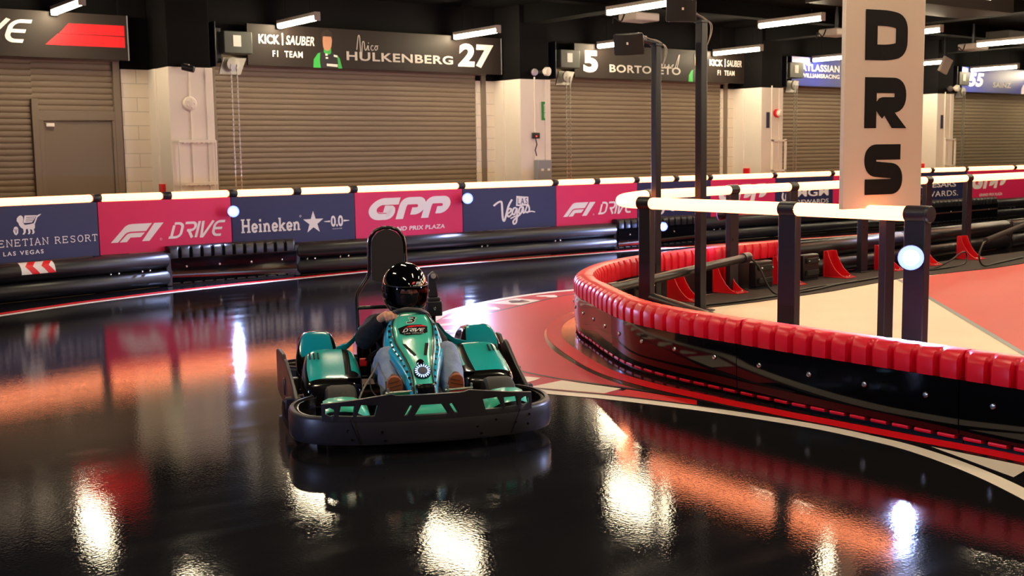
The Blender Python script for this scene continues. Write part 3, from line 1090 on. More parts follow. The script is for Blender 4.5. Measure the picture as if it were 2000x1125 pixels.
# joints measured along the path
s = 0.35
joints = [s]
while s < ISLE.len - 1.0:
    s += 1.5
    joints.append(min(s, ISLE.len))
joints[-1] = ISLE.len
for i in range(len(joints) - 1):
    p = ISLE.at((joints[i] + joints[i + 1]) / 2)[0]
    n_from_right = i
    lab = None
    if p.y < 2.0:
        lab = 'red ribbed barrier pad with black skirt, outside the picture beyond the lower right corner'
    elif p.x < 5.31:
        k = {0: 'at the right edge of the photo', 1: 'under the bright post light', 2: 'left of the bright post light'}
        lab = 'red ribbed barrier pad with glossy black skirt, '
    joints[i] = (joints[i], lab, p)
near_names = iter(['at the right edge of the photo', 'below the post with the bright light', 'below the middle black post', 'left of the middle black post, before the tip'])
far_names = iter(['rounding the tip of the island', 'just past the tip on the far side', 'far side, behind the two tall poles', 'far side, at the end behind the middle post', 'far side, last one'])
for i in range(len(joints) - 1):
    s0, lab, p = joints[i]
    s1 = joints[i + 1][0] if isinstance(joints[i + 1], tuple) else joints[i + 1]
    if p.y < 2.0:
        lab = 'red ribbed barrier pad with black skirt, beyond the lower right corner'
    elif p.x < 5.34:
        lab = 'red ribbed barrier pad with glossy black skirt, ' + next(near_names)
    else:
        lab = 'red ribbed barrier pad with black skirt, ' + next(far_names)
    pad_module(ISLE, s0, s1, lab, 'red_pad', 'red island barrier pads', -1, bolts=4)

# ------------------------------------------------------------------ far barrier along the garages
PB = [(.6, 12.35), (2.5, 13.08), (4.17, 13.5), (5.84, 13.6), (7.59, 13.6), (9.34, 13.6), (11.06, 13.6), (12.74, 13.6), (14.43, 13.6), (16.08, 13.6), (17.70, 13.6), (19.7, 13.6), (22.13, 13.6), (24.4, 13.6), (26.6, 13.6)]
PZ0, PZ1, RZ = .415, 1.03, 1.076


def banner(i, label, matname):
    a, b = V((*PB[i], 0)), V((*PB[i + 1], 0))
    u = (b - a)
    w = u.length
    ang = math.atan2(u.y, u.x)
    t = thing('banner_panel', label, 'banner', (a.x, a.y, 0), ang, 'banners on the far barrier')
    MB().bb(.004, w - .004, 0, .03, PZ0, PZ1).build('panel', matname, t, bevel=.003)
    return t, Board((0, -.001, PZ0), SU, SV, .0012), w, PZ1 - PZ0


BN = [('navy', 'navy banner outside the picture at left'),
      ('navy', 'navy banner with a winged lion emblem at the left edge'),
      ('pink', 'pink banner with slanted white racing logo between the lion and star banners'),
      ('navy', 'navy banner with a white star'),
      ('pink', 'pink banner with rounded three-letter logo behind the kart headrest'),
      ('navy', 'navy banner with white script and a small three-letter box above it'),
      ('pink', 'pink banner with slanted white racing logo behind the island rail bend'),
      ('navy', 'navy banner with white script mostly hidden by the two tall poles'),
      ('pink', 'pink banner with rounded three-letter logo right of the tall poles'),
      ('navy', 'navy banner with white block letters and lion emblem, left of the tall sign'),
      ('pink', 'pink banner mostly hidden behind the tall lettered sign'),
      ('navy', 'navy banner with white capitals just right of the tall sign'),
      ('pink', 'pink banner with rounded three-letter logo at the right edge'),
      ('navy', 'navy banner beyond the right edge of the picture')]
bans = [banner(i, l, m) for i, (m, l) in enumerate(BN)]


def put_f1(k):
    t, bd, w, h = bans[k]
    bd.put('logo', fit(F1_LOGO(), .08 * w, .22 * h, .47 * w, .56 * h), 'banner_white', t)
    bd.put('word', fit(DRIVE_WORD(), .50 * w, .22 * h, .95 * w, .56 * h), 'banner_white', t)
    c = [(.445 * w + .012 * math.cos(a), .24 * h + .012 * math.sin(a)) for a in [2 * PI * j / 12 for j in range(12)]]
    bd.put('registered_mark', stroke(c, .004, True), 'banner_white', t)


def put_gpp(k, x0=.12, x1=.88):
    t, bd, w, h = bans[k]
    wt, ln = GPP_LOGO()
    allp = fit(wt + ln, x0 * w, .38 * h, x1 * w, .86 * h)
    bd.put('logo', allp[:len(wt)], 'banner_white', t)
    bd.put('logo_line', allp[len(wt):], 'pink', t, 2)
    bd.put('caption', ftext('GRAND PRIX PLAZA', x0 * w + .12 * w, .12 * h, x1 * w - .06 * w, .215 * h, .02, .12, 1.05), 'banner_white', t)


put_f1(2); put_f1(6); put_f1(10)
put_gpp(4); put_gpp(8); put_gpp(12, .08, .66)
# winged lion banner
t, bd, w, h = bans[1]
bw = 'banner_white'
lx, ly, ls = .42 * w, .48 * h, .35 * h
LION = [[(.18, .62), (.10, .72), (.12, .86), (.22, .96), (.34, 1.0), (.44, .92), (.46, .78), (.42, .62), (.52, .50), (.80, .52), (.98, .56), (1.06, .46), (1.04, .30), (.98, .26), (1.02, .10), (.96, .02), (.86, .02), (.92, .10), (.88, .24), (.78, .28), (.80, .12), (.74, .02), (.64, .02), (.70, .12), (.66, .30), (.56, .28), (.54, .12), (.46, .02), (.36, .02), (.44, .14), (.42, .30), (.30, .38), (.22, .50)],
        [(.44, .60), (.54, .98), (1.22, .96), (1.16, .89), (.62, .89), (.61, .86), (1.13, .86), (1.08, .80), (.60, .80), (.59, .77), (1.06, .77), (1.0, .71), (.58, .71), (.57, .68), (.98, .68), (.90, .61)],
        [(1.02, .44), (1.22, .86), (1.30, .90), (1.44, 1.02), (1.30, 1.0), (1.18, .92), (.98, .52)],
        [(-.06, .40), (.02, .44), (.12, .42), (.16, .30), (.14, .10), (.04, .0), (-.06, .06), (-.12, .22)]]
bd.put('lion_emblem', [[(lx + a * ls, ly + b * ls) for a, b in p] for p in LION], bw, t)
bd.put('emblem_letter', [[(a * ls + lx, b * ls + ly) for a, b in q] for q in stroke([(-.03, .32), (.03, .12), (.09, .32)], .035)], 'navy', t, 2)


def serif_word(s, x0, x1, y0, y1, wt=.115):
    """thin Roman capitals with slab ends."""
    G = {'T': [[(.5, 0), (.5, 1)], [(.05, .97), (.95, .97)], [(.06, .97), (.06, .78)], [(.94, .97), (.94, .78)], [(.32, .02), (.68, .02)]],
         'H': [[(.15, 0), (.15, 1)], [(.85, 0), (.85, 1)], [(.15, .5), (.85, .5)], [(0, .02), (.3, .02)], [(.7, .02), (1, .02)], [(0, .98), (.3, .98)], [(.7, .98), (1, .98)]],
         'E': [[(.15, 0), (.15, 1)], [(0, .97), (.85, .97)], [(0, .03), (.88, .03)], [(.15, .52), (.65, .52)], [(.84, .97), (.84, .8)], [(.87, .03), (.87, .22)], [(.65, .62), (.65, .42)]],
         'V': [[(.12, 1), (.5, 0), (.88, 1)], [(0, .98), (.28, .98)], [(.72, .98), (1, .98)]],
         'N': [[(.14, 0), (.14, 1), (.86, .02), (.86, 1)], [(0, .02), (.28, .02)], [(.72, .98), (1, .98)], [(0, .98), (.16, .98)]],
         'I': [[(.5, 0), (.5, 1)], [(.3, .02), (.7, .02)], [(.3, .98), (.7, .98)]],
         'A': [[(.1, 0), (.5, 1), (.9, 0)], [(.28, .36), (.72, .36)], [(0, .02), (.24, .02)], [(.74, .02), (1, .02)]],
         'R': [[(.15, 0), (.15, 1)], fillet([(.1, .97), (.62, .97), (.78, .86), (.78, .64), (.62, .52), (.15, .52)], .12), [(.5, .52), (.92, .02)], [(0, .02), (.32, .02)], [(.84, .02), (1, .02)], [(0, .98), (.16, .98)]],
         'S': [fillet([(.82, .78), (.82, .9), (.5, .98), (.18, .9), (.18, .64), (.8, .40), (.82, .1), (.5, .02), (.16, .1), (.16, .25)], .18)],
         'O': [[(.5 + .42 * math.cos(a), .5 + .49 * math.sin(a)) for a in [2 * PI * k / 20 for k in range(21)]]]}
    wd = {'I': .5, 'T': .9, ' ': .5}
    out, x = [], 0
    for ch in s:
        if ch in G:
            sc = wd.get(ch, 1.0)
            for q in G[ch]:
                if ch == 'I':
                    q = [((a - .25) * 2 * .5 / sc if False else (a - .25), b) for a, b in q]
                out += [[(a * .82 + x, b) for a, b in k] for k in stroke([(a * (1 if ch == 'I' else sc), b) for a, b in q], wt)]
        x += wd.get(ch, 1.0) * .82 + .2
    return fit(out, x0, y0, x1, y1)


bd.put('name', serif_word('THE VENETIAN RESORT', .06 * w, .985 * w, .27 * h, .42 * h), bw, t)
bd.put('caption', ftext('LAS VEGAS', .33 * w, .125 * h, .60 * w, .20 * h, .02, 0, 1.35), bw, t)
# star banner
t, bd, w, h = bans[3]


def slab_word(s_, x0, y0, x1, y1):
    """heavy slab-serif letters of the star banner."""
    T, out, x = .17, [], 0
    arch = fillet([(.14, .30), (.22, .58), (.44, .58), (.50, .40), (.50, .0)], .12, 4)
    eye = [(.06, .30), (.46, .34), (.44, .50), (.28, .60), (.12, .50), (.09, .30), (.14, .12), (.30, .06), (.48, .14)]
    G = {'H': (.86, [[(.16, 0), (.16, 1)], [(.66, 0), (.66, 1)], [(.16, .5), (.66, .5)]], [(0, .32, 0), (.50, .82, 0), (0, .32, 1), (.50, .82, 1)]),
         'i': (.40, [[(.18, 0), (.18, .62)], [(.18, .78), (.18, .96)]], [(.03, .33, 0), (.03, .22, .62)]),
         'n': (.72, [[(.14, 0), (.14, .62)], arch], [(0, .28, 0), (.38, .66, 0), (0, .16, .62)]),
         'e': (.58, [[tuple(q[:2]) for q in catmull([(a_, b_, 0) for a_, b_ in eye], 4)]], []),
         'k': (.68, [[(.14, 0), (.14, 1)], [(.52, .60), (.18, .28)], [(.28, .36), (.54, .02)]], [(0, .28, 0), (.42, .68, 0), (0, .16, 1), (.38, .62, .62)])}
    for ch in s_:
        wd, st, se = G[ch]
        for q in st:
            out += [[(a_ + x, b_) for a_, b_ in k_] for k_ in stroke(q, T)]
        for a_, b_, z_ in se:
            z0_ = z_ - (.10 if z_ else 0)
            out.append([(a_ + x, z0_), (b_ + x, z0_), (b_ + x, z0_ + .10), (a_ + x, z0_ + .10)])
        x += wd + .03
    return fit(out, x0, y0, x1, y1)


bd.put('name', slab_word('Heineken', .07 * w, .25 * h, .535 * w, .54 * h), bw, t)
star = []
for k in range(10):
    r = .25 * h if k % 2 == 0 else .098 * h
    a = PI / 2 + k * PI / 5
    star.append((.645 * w + r * math.cos(a), .40 * h + r * math.sin(a)))
bd.put('star', [[star[k], star[(k + 1) % 10], (.645 * w, .40 * h)] for k in range(10)], bw, t)
bd.put('number', ftext('0.0', .79 * w, .29 * h, .895 * w, .53 * h, .03), bw, t)
bd.put('number_bars', [[(.735 * w, .405 * h), (.785 * w, .39 * h), (.785 * w, .43 * h), (.735 * w, .415 * h)], [(.90 * w, .39 * h), (.95 * w, .405 * h), (.95 * w, .415 * h), (.90 * w, .43 * h)]], bw, t)
bd.put('caption', ftext('ALCOHOL FREE', .80 * w, .235 * h, .885 * w, .258 * h), bw, t)
bd.put('registered_mark', stroke([(.54 * w + .012 * math.cos(a), .55 * h + .012 * math.sin(a)) for a in [2 * PI * j / 12 for j in range(12)]], .004, True), bw, t)
# script banner
t, bd, w, h = bans[5]
Z = lambda pts, n=6: [tuple(p[:2]) for p in catmull([(a, b, 0) for a, b in pts], n)]
veg = stroke([(.0, .80), (.16, .95), (.27, .97), (.30, .88), (.33, .25), (.36, .12), (.42, .22), (.60, .82), (.70, 1.02)], .085)
veg = stroke(Z([(.0, .78), (.14, .90), (.26, .95), (.31, .86), (.33, .35), (.36, .16), (.42, .2), (.56, .74), (.70, 1.02)]), .075)
veg += stroke(Z([(.50, .42), (.62, .50), (.66, .62), (.56, .62), (.50, .45), (.56, .30), (.70, .42)]), .065)
veg += stroke(Z([(.86, .66), (.76, .64), (.70, .46), (.78, .38), (.88, .62), (.86, .10), (.76, -.02), (.74, .12), (.98, .36)]), .065)
veg += stroke(Z([(1.10, .68), (1.0, .66), (.95, .48), (1.02, .40), (1.12, .66), (1.12, .44), (1.20, .46)]), .065)
veg += stroke(Z([(1.18, .46), (1.30, .76), (1.36, .56), (1.28, .44), (1.22, .48)]), .06)
veg += stroke(Z([(1.28, .45), (1.45, .48), (1.58, .44)]), .05)
veg += stroke(Z([(.62, .22), (.80, .30), (1.0, .36)]), .055)
bd.put('script', fit(veg, .31 * w, .10 * h, .76 * w, .72 * h), bw, t)
bd.put('letter_box', [[(.555 * w, .55 * h), (.625 * w, .53 * h), (.635 * w, .77 * h), (.56 * w, .79 * h)], [(.625 * w, .55 * h), (.69 * w, .54 * h), (.69 * w, .76 * h), (.63 * w, .77 * h)]], bw, t)
bd.put('letters', ftext('LAS', .572 * w, .58 * h, .678 * w, .735 * h, .01, 0, 1.3), 'navy', t, 2)
# script behind the poles
t, bd, w, h = bans[7]
sc = stroke(Z([(.5, .9), (.3, 1.0), (.22, .8), (.45, .5), (.40, .1), (.1, .05), (.0, .25), (.2, .5)]), .07)
sc += stroke(Z([(.6, .3), (.75, .6), (.66, .66), (.62, .4), (.72, .2), (.9, .35), (1.05, .62), (1.0, .2), (1.15, .55), (1.3, .6), (1.28, .25), (1.45, .3)]), .05)
bd.put('script', fit(sc, .12 * w, .12 * h, .80 * w, .66 * h), bw, t)
# block letters with lion head
t, bd, w, h = bans[9]
bd.put('lettering', ftext('MGM', .36 * w, .42 * h, .92 * w, .66 * h, .02) + ftext('REWARDS', .36 * w, .20 * h, .92 * w, .33 * h, .01), bw, t)
hd = stroke(Z([(.1, .9), (.4, 1.0), (.7, .9), (.6, .7), (.85, .5), (.7, .3), (.5, .4), (.3, .3)]), .12) + stroke(Z([(.2, .8), (.15, .5), (.3, .2), (.2, 0)]), .12) + stroke(Z([(.45, .75), (.4, .5), (.6, .15), (.75, .0)]), .1)
bd.put('lion_emblem', fit(hd, .10 * w, .18 * h, .29 * w, .68 * h), bw, t)
t, bd, w, h = bans[11]
bd.put('lettering', ftext('CAESARS', .30 * w, .50 * h, .83 * w, .68 * h, .015) + ftext('REWARDS.', .26 * w, .20 * h, .86 * w, .38 * h, .0, 0, 1.1), bw, t)

# glowing rail: one tube per span with its clamp and post
RX = [.6, 2.5, 4.17, 5.02, 5.88, 6.76, 7.59, 9.34, 11.06, 11.9, 12.74, 13.63, 14.43, 16.08, 17.70, 19.7, 20.9, 22.13, 24.0, 26.0]


def on_pb(x):
    for i in range(len(PB) - 1):
        if PB[i][0] <= x <= PB[i + 1][0] + 1e-6:
            k = (x - PB[i][0]) / (PB[i + 1][0] - PB[i][0])
            return V((x, PB[i][1] * (1 - k) + PB[i + 1][1] * k, 0))


RN = ['outside the picture at left', 'over the winged lion banner', 'over the left half of the pink banner left of the star', 'over the right half of the pink banner left of the star', 'over the left half of the star banner', 'over the right half of the star banner',
      'over the pink banner behind the kart headrest', 'over the navy script banner with the small letter box', 'over the left half of the pink banner behind the rail bend', 'over the right half of the pink banner behind the rail bend',
      'left half of the span behind the two tall poles', 'right half of the span behind the two tall poles', 'over the pink banner right of the tall poles', 'over the lion emblem block-letter banner', 'over the pink banner behind the tall lettered sign',
      'over the left half of the banner right of the tall sign', 'over the right half of the banner right of the tall sign', 'over the pink banner at the right edge', 'beyond the right edge']
for i in range(len(RX) - 1):
    a, b = on_pb(RX[i]) + V((0, .035, 0)), on_pb(RX[i + 1]) + V((0, .035, 0))
    u = b - a
    w = u.length
    t = thing('rail_tube', 'glowing rail tube ' + RN[i], 'light tube', (a.x, a.y, 0), math.atan2(u.y, u.x), 'glowing tubes of the far barrier rail')
    g = MB().lathe([(.030, .058), (.043, .075), (.043, w - .075), (.030, w - .058)], (0, 0, RZ), (1, 0, 0), 16)
    g.build('tube', 'rail_light', t)
    MB().lathe([(.044, -.055), (.047, -.05), (.047, .05), (.044, .055)], (w, 0, RZ), (1, 0, 0), 16).build('clamp', 'black_steel', t)
    MB().bb(w - .045, w + .045, .012, .06, 0, RZ - .03).build('post', 'black_steel', t, bevel=.004)

# double tube barriers
def tube_barrier(a, b, label, z_up=.315, r=.105, bolts=(), far=False):
    a, b = V((*a, 0)), V((*b, 0))
    u = b - a
    w = u.length
    t = thing('tube_barrier', label, 'tube barrier', (a.x, a.y, 0), math.atan2(u.y, u.x), 'double black tube barriers')
    for z, nm in ((z_up, 'upper_tube'), (z_up - .208, 'lower_tube')):
        MB().lathe([(r - .02, .02), (r, .05), (r, w - .05), (r - .02, w - .02)], (0, 0, z), (1, 0, 0), 28).build(nm, 'black_plastic', t)
    for x in (.02, w - .02):
        MB().bb(x - .04, x + .04, -.07, .11, .0, .40).build('end_plate', 'black_plastic', t, bevel=.01)
    for x in bolts:
        MB().ball((x, -.10, z_up - .104), .014, 10).build('bolt', 'bolt', t)
    return t


tube_barrier((.6, 12.22), (2.55, 12.98), 'double black tube barrier outside the picture at left')
tb = tube_barrier((2.55, 12.98), (4.95, 13.47), 'double black tube barrier with a red and white chevron, under the lion banner', bolts=(1.65, 1.75, 2.05, 2.15))
ch, cr = MB(), MB()


def on_tube(x, a, rr):       # around the upper tube, angle from the top towards the track
    return V((x, -rr * math.sin(a), .315 + rr * math.cos(a)))


def tube_patch(mb, f0, f1, a0, a1, rr, n=10):
    r = [[on_tube(x, a0 + (a1 - a0) * k / n, rr) for x in (f0(k / n), f1(k / n))] for k in range(n + 1)]
    mb.loft(r, closed=False)


x0 = .62
tube_patch(ch, lambda q: x0, lambda q: x0 + .38, .12, 1.75, .1065)
for k in range(2):
    zig = lambda q, o=k * .18: x0 + .06 + o - .0 - (.07 * (1 - abs(q - .5) * 2)) + .06
    tube_patch(cr, zig, lambda q, z=zig: z(q) + .085, .12, 1.75, .1078)
s = ch.build('chevron_sticker', 'white_vinyl', tb, smooth=60, fix=False)
cr.build('chevrons', 'red_film', s, smooth=60, fix=False)
tube_barrier((6.62, 13.50), (12.15, 13.50), 'double black tube barrier passing behind the kart', bolts=(.14, .25, .62, .74, 1.5, 1.6, 2.9, 3.0, 4.25, 4.35))
tube_barrier((14.1, 13.5), (20.2, 13.5), 'double black tube barrier under the banners right of the tall poles', bolts=(.2, .35, .6, .75, 2.2, 2.35))
tube_barrier((23.0, 13.5), (27.5, 13.5), 'double black tube barrier at far right under the banners', bolts=(.5, .65))
FB = Path([(4.95, 13.40), (6.62, 13.40)], 4)
pad_module(FB, 0, FB.len, 'black ribbed barrier pad with reflective skirt, under the pink banner at left', 'black_plastic', 'black barrier pads', 1, bolts=4)
FB = Path([(12.15, 13.40), (14.1, 13.40)], 4)
pad_module(FB, 0, FB.len, 'black ribbed barrier pad with the low bright light, behind the island rail bend', 'black_plastic', 'black barrier pads', 1, bolts=4)
FB = Path([(20.2, 13.40), (23.0, 13.40)], 4)
pad_module(FB, 0, FB.len, 'black ribbed barrier pad at the right edge behind the far island posts', 'black_plastic', 'black barrier pads', 1, bolts=4)

# ------------------------------------------------------------------ bright spot lamps
def spot_lamp(name_at, loc, face, label, watts, r=.055, arm=(0, .145, -.05)):
    t = thing('spot_lamp', label, 'lamp', loc, 0, 'blue-white track lamps')
    f = V(face).normalized()
    MB().lathe([(.02, -.09), (r * .9, -.07), (r * 1.34, 0), (r * 1.34, .012), (r * .95, .006)], (0, 0, 0), f, 18).build('housing', 'black_plastic', t)
    MB().lathe([(r * 1.30, .010), (r * 1.28, .016), (r * .94, .010), (r * .94, .004)], (0, 0, 0), f, 20).build('halo_ring', 'lens_ring', t)  # added self-lit ring that gives the lens its bluish halo
    MB().lathe([(r * .95, .004), (r * .8, .012), (r * .4, .018), (0, .02)], (0, 0, 0), f, 18).build('lens', 'spot_glow', t)
    MB().tube([-f * .08, -f * .08 + V((0, 0, -.05)), arm], .016, 8).build('mounting_arm', 'black_steel', t)
    p = V(loc) + f * .05
    spot('track_lamp_beam', p, p + f * 3 + V((0, 0, -.9)), watts, (.45, .55, 1.0), 150, .6, .03)
    return t


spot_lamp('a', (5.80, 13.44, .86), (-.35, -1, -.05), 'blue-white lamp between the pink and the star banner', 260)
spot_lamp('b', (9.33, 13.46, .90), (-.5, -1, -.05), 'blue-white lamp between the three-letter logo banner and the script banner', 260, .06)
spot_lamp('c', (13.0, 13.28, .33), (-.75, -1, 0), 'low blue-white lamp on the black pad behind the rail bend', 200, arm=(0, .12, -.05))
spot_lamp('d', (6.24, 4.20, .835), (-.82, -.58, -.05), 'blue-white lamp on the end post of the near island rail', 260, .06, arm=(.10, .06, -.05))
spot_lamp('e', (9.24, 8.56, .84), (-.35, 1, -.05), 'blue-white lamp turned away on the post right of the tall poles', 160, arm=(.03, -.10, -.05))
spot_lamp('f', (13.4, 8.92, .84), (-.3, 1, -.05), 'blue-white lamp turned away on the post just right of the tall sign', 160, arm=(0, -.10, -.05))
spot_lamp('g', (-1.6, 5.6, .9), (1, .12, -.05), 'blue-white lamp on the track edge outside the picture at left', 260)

# ================================================================== ISLAND RAIL, BRACKETS, POLES, TALL SIGN
IZ = 1.097
# black floor mats under the far side
o = MB().prism([(6.15, 7.0), (6.9, 7.05), (7.75, 7.40), (8.1, 7.72), (8.85, 7.68), (10.04, 7.73), (10.1, 8.6), (7.5, 8.2), (6.6, 7.75)], (0, 0, .003), (1, 0, 0), (0, 1, 0), .006).build('floor_mat', 'mat_rubber')
tag(o, 'dark rubber mat along the inside of the island tip', 'mat', 'dark island mats')
o = MB().prism([(10.06, 7.73), (11.73, 7.98), (13.5, 7.88), (16, 8.05), (26, 8.5), (26, 9.2), (10.1, 8.68)], (0, 0, .003), (1, 0, 0), (0, 1, 0), .006).build('floor_mat', 'mat_rubber')
tag(o, 'dark rubber mat behind the red brackets right of the middle post', 'mat', 'dark island mats')


def rail_post(x, y, ang, label, w=.15, d=.065, clamp=True, group='black posts of the island rail', h=IZ - .02, z0=.008):
    t = thing('rail_post', label, 'post', (x, y, z0), ang, group)
    MB().bb(-w / 2, w / 2, -d / 2, d / 2, 0, h - z0).build('post', 'black_steel', t, bevel=.006)
    MB().bb(-w / 2 - .03, w / 2 + .03, -d / 2 - .03, d / 2 + .03, 0, .012).build('base_plate', 'black_steel', t, bevel=.003)
    if clamp:
        MB().lathe([(.050, -.075), (.054, -.07), (.054, .07), (.050, .075)], (0, 0, IZ - z0), (1, 0, 0), 20).build('clamp', 'black_steel', t)
    MB().lathe([(.012, 0), (.012, .004), (0, .005)], (-.03, -d / 2 - .001, .56), (0, -1, 0), 12).build('bolt_hole', 'black_rubber', t)
    return t


def rail_seg(pts, label, group='glowing tubes of the island rail', r=.047, cap=None):
    P = [V((*p, 0)) for p in pts]
    o = P[0]
    t = thing('rail_tube', label, 'light tube', (o.x, o.y, 0), 0, group)
    MB().tube([p - o + V((0, 0, IZ)) for p in P], r, 18).build('tube', 'rail_light', t, smooth=60)
    return t


def inset(a, b, k=.07):
    a, b = V(a), V(b)
    d = (b - a).normalized() * k
    return [tuple(a + d), tuple(b - d)]


N1, N2, N3 = (6.36, 4.24), (6.41, 5.29), (6.50, 6.83)
ISB = [tuple(p[:2]) for p in catmull([(6.50, 6.90, 0), (6.56, 7.12, 0), (6.76, 7.42, 0), (7.10, 7.74, 0), (7.46, 7.99, 0), (7.76, 8.18, 0)], 6)]
F1p, F2p, F3p, F4p, F5p, F6p = (7.83, 8.215), (9.30, 8.45), (10.42, 8.57), (13.4, 8.80), (14.5, 8.90), (17.5, 9.2)
F35 = (11.9, 8.69)
rail_seg(inset(N1, N2), 'short glowing rail tube under the tall lettered sign')
rail_seg(inset(N2, N3), 'long glowing rail tube on the near side of the island')
rail_seg(ISB, 'curved glowing rail tube bending round the island tip')
rail_seg(inset(F1p, F2p), 'glowing island rail tube behind the two tall poles')
rail_seg(inset(F2p, F3p), 'glowing island rail tube left of the middle post, far side')
rail_seg(inset(F3p, F35), 'glowing far-side island rail tube ending behind the tall sign')
rail_seg(inset(F35, F4p), 'glowing far-side island rail tube hidden behind the tall sign')
rail_seg(inset(F4p, F5p), 'glowing far-side island rail tube just right of the tall sign')
rail_seg(inset(F5p, F6p), 'glowing far-side island rail tube at the right edge')
t = rail_post(*N1, PI / 2, 'black end post with the bright lamp at the right end of the near rail')
MB().lathe([(.054, 0), (.056, .01), (.050, .022), (0, .024)], (-.075, 0, IZ - .008), (-1, 0, 0), 20).build('end_cap', 'black_steel', t)
rail_post(*N2, PI / 2 + .05, 'middle black post of the near island rail')
rail_post(*N3, PI / 2 + .12, 'black post at the near end of the rail bend', w=.12)
rail_post(*F1p, .45, 'black post at the far end of the rail bend', w=.12)
rail_post(*F2p, .1, 'black post rising from a red bracket right of the tall poles')
rail_post(*F3p, .09, 'far-side black post seen just behind the middle near post')
rail_post(*F35, .09, 'far-side black post hidden behind the tall sign')
rail_post(*F4p, .09, 'far-side black post just right of the tall sign')
rail_post(*F5p, .09, 'far-side black post nearest the right edge')

# tall lettered sign
SX, SYY = 6.48, 4.60
su = V((.978, -.206, 0)).normalized()
sang = math.atan2(su.y, su.x)
t = thing('vertical_sign', 'tall cream sign with three big black letters standing over the island rail', 'sign', (SX, SYY, 0), sang)
HW = .332
MB().bb(-HW, HW, -.018, .018, 1.122, 2.95).build('panel', 'sign_cream', t, bevel=.004)
MB().bb(.072, .152, .019, .085, .008, 2.6).build('pole', 'black_steel', t, bevel=.005)
MB().bb(-.01, .19, .019, .12, .004, .02).build('base_plate', 'black_steel', t, bevel=.003)
bd = Board((-HW, -.0185, 1.122), SU, SV, .0012)
PW = 2 * HW
lw = .100


def D_(x, y, w, h):
    return stroke([(a, b) for a, b in fillet([(x + lw / 2, y + lw / 2), (x + w * .55, y + lw / 2), (x + w - lw / 2, y + h * .22), (x + w - lw / 2, y + h * .78), (x + w * .55, y + h - lw / 2), (x + lw / 2, y + h - lw / 2)], .10, 6)], lw) + [[(x, y), (x + lw, y), (x + lw, y + h), (x, y + h)]]


def R_(x, y, w, h):
    return [[(x, y), (x + lw, y), (x + lw, y + h), (x, y + h)]] + stroke(fillet([(x + lw * .2, y + h - lw / 2), (x + w - lw / 2, y + h - lw / 2), (x + w - lw / 2, y + h * .46), (x + w * .36, y + h * .46), (x + w * .52, y + h * .30)], .075, 6), lw) + \
        [[(x + w * .66, y), (x + w * 1.02, y), (x + w * .62, y + h * .42), (x + w * .36, y + h * .40)]]


def S_(x, y, w, h):
    return stroke(fillet([(x + w * .94, y + h - lw / 2), (x + lw / 2, y + h - lw / 2), (x + lw / 2, y + h * .52), (x + w - lw / 2, y + h * .46), (x + w - lw / 2, y + lw / 2), (x + w * .02, y + lw / 2)], .13, 7), lw)


LX, LWD = .160, .354
bd.put('letter', D_(LX, .950, LWD, .318), 'ink', t)
bd.put('letter', R_(LX + .005, .517, LWD - .005, .325), 'ink', t)
bd.put('letter', S_(LX + .012, .088, LWD - .03, .325), 'ink', t)

# speaker poles
def speaker_pole(x, y, h, w, label, yaw, sp_off, tilt):
    t = thing('speaker_pole', label, 'pole', (x, y, .009), 0, 'speaker poles')
    MB().bb(-w / 2, w / 2, -w / 2, w / 2, 0, h).build('pole', 'black_steel', t, bevel=.006)
    MB().bb(-.10, .10, -.10, .10, 0, .012).build('base_plate', 'black_steel', t, bevel=.003)
    arm = MB().bb(-w / 2 - .01, w / 2 + .01, -w / 2 - .01, w / 2 + .01, h, h + .02)
    arm.tube([(0, 0, h + .02), V(sp_off) * .5 + V((0, 0, h + .03)), V(sp_off) * .8 + V((0, 0, h + .06))], .018)
    arm.build('mount_arm', 'black_steel', t)
    for k in (0, 1):
        c = MB()
        c.tube(catmull([V(sp_off) * .7 + V((0, 0, h + .10)), V(sp_off) * .3 + V((0, .01 * k, h + .06)), (.02, -.01, h + .045 - .01 * k), (.07 + .02 * k, -.04, h - .01), (.065 + .015 * k, -.05, h - .10), (.043, -.035, h - .20)], 6), .004, 6)
        c.build('cable', 'lamp_case', t)
    s = thing('loudspeaker', 'black loudspeaker on top of the ' + ('nearer, taller' if h > 2.6 else 'farther, shorter') + ' speaker pole', 'loudspeaker', (x + sp_off[0], y + sp_off[1], h + sp_off[2]), yaw, 'pole loudspeakers')
    R = Matrix.Rotation(tilt, 3, 'X') * .74
    # curved front cabinet: trapezoid plan, tapered to the back
    rings = []
    for (yy, hw, hh) in ((.12, .09, .07), (.08, .135, .105), (-.06, .19, .135), (-.085, .195, .137)):
        rings.append([R @ V((a * hw, yy, b * hh)) for a, b in ((-1, -.9), (-.9, -1), (.9, -1), (1, -.9), (1, .9), (.9, 1), (-.9, 1), (-1, .9))])
    MB().loft(rings).build('cabinet', 'black_plastic', s, bevel=.006)
    fr = []
    for k in range(9):
        u = -1 + k / 4
        yy = -.085 - .05 * (1 - u * u)
        fr.append([R @ V((u * .188, yy, z)) for z in (-.128, .128)] + [R @ V((u * .188, -.082, z)) for z in (.128, -.128)])
    MB().loft(fr).build('grille', 'black_rubber', s, smooth=60)
    MB().box(R @ V((0.0, -.137, .02)), (.024, .005, .03), R).build('badge', 'white_vinyl', s)
    return t


speaker_pole(7.735, 7.995, 2.494, .07, 'slim black pole, farther and shorter of the two speaker poles', -1.0, (-.24, .10, .03), .25)
speaker_pole(7.93, 7.60, 2.68, .08, 'black pole, nearer and taller of the two speaker poles', -.45, (-.26, .03, .10), .05)


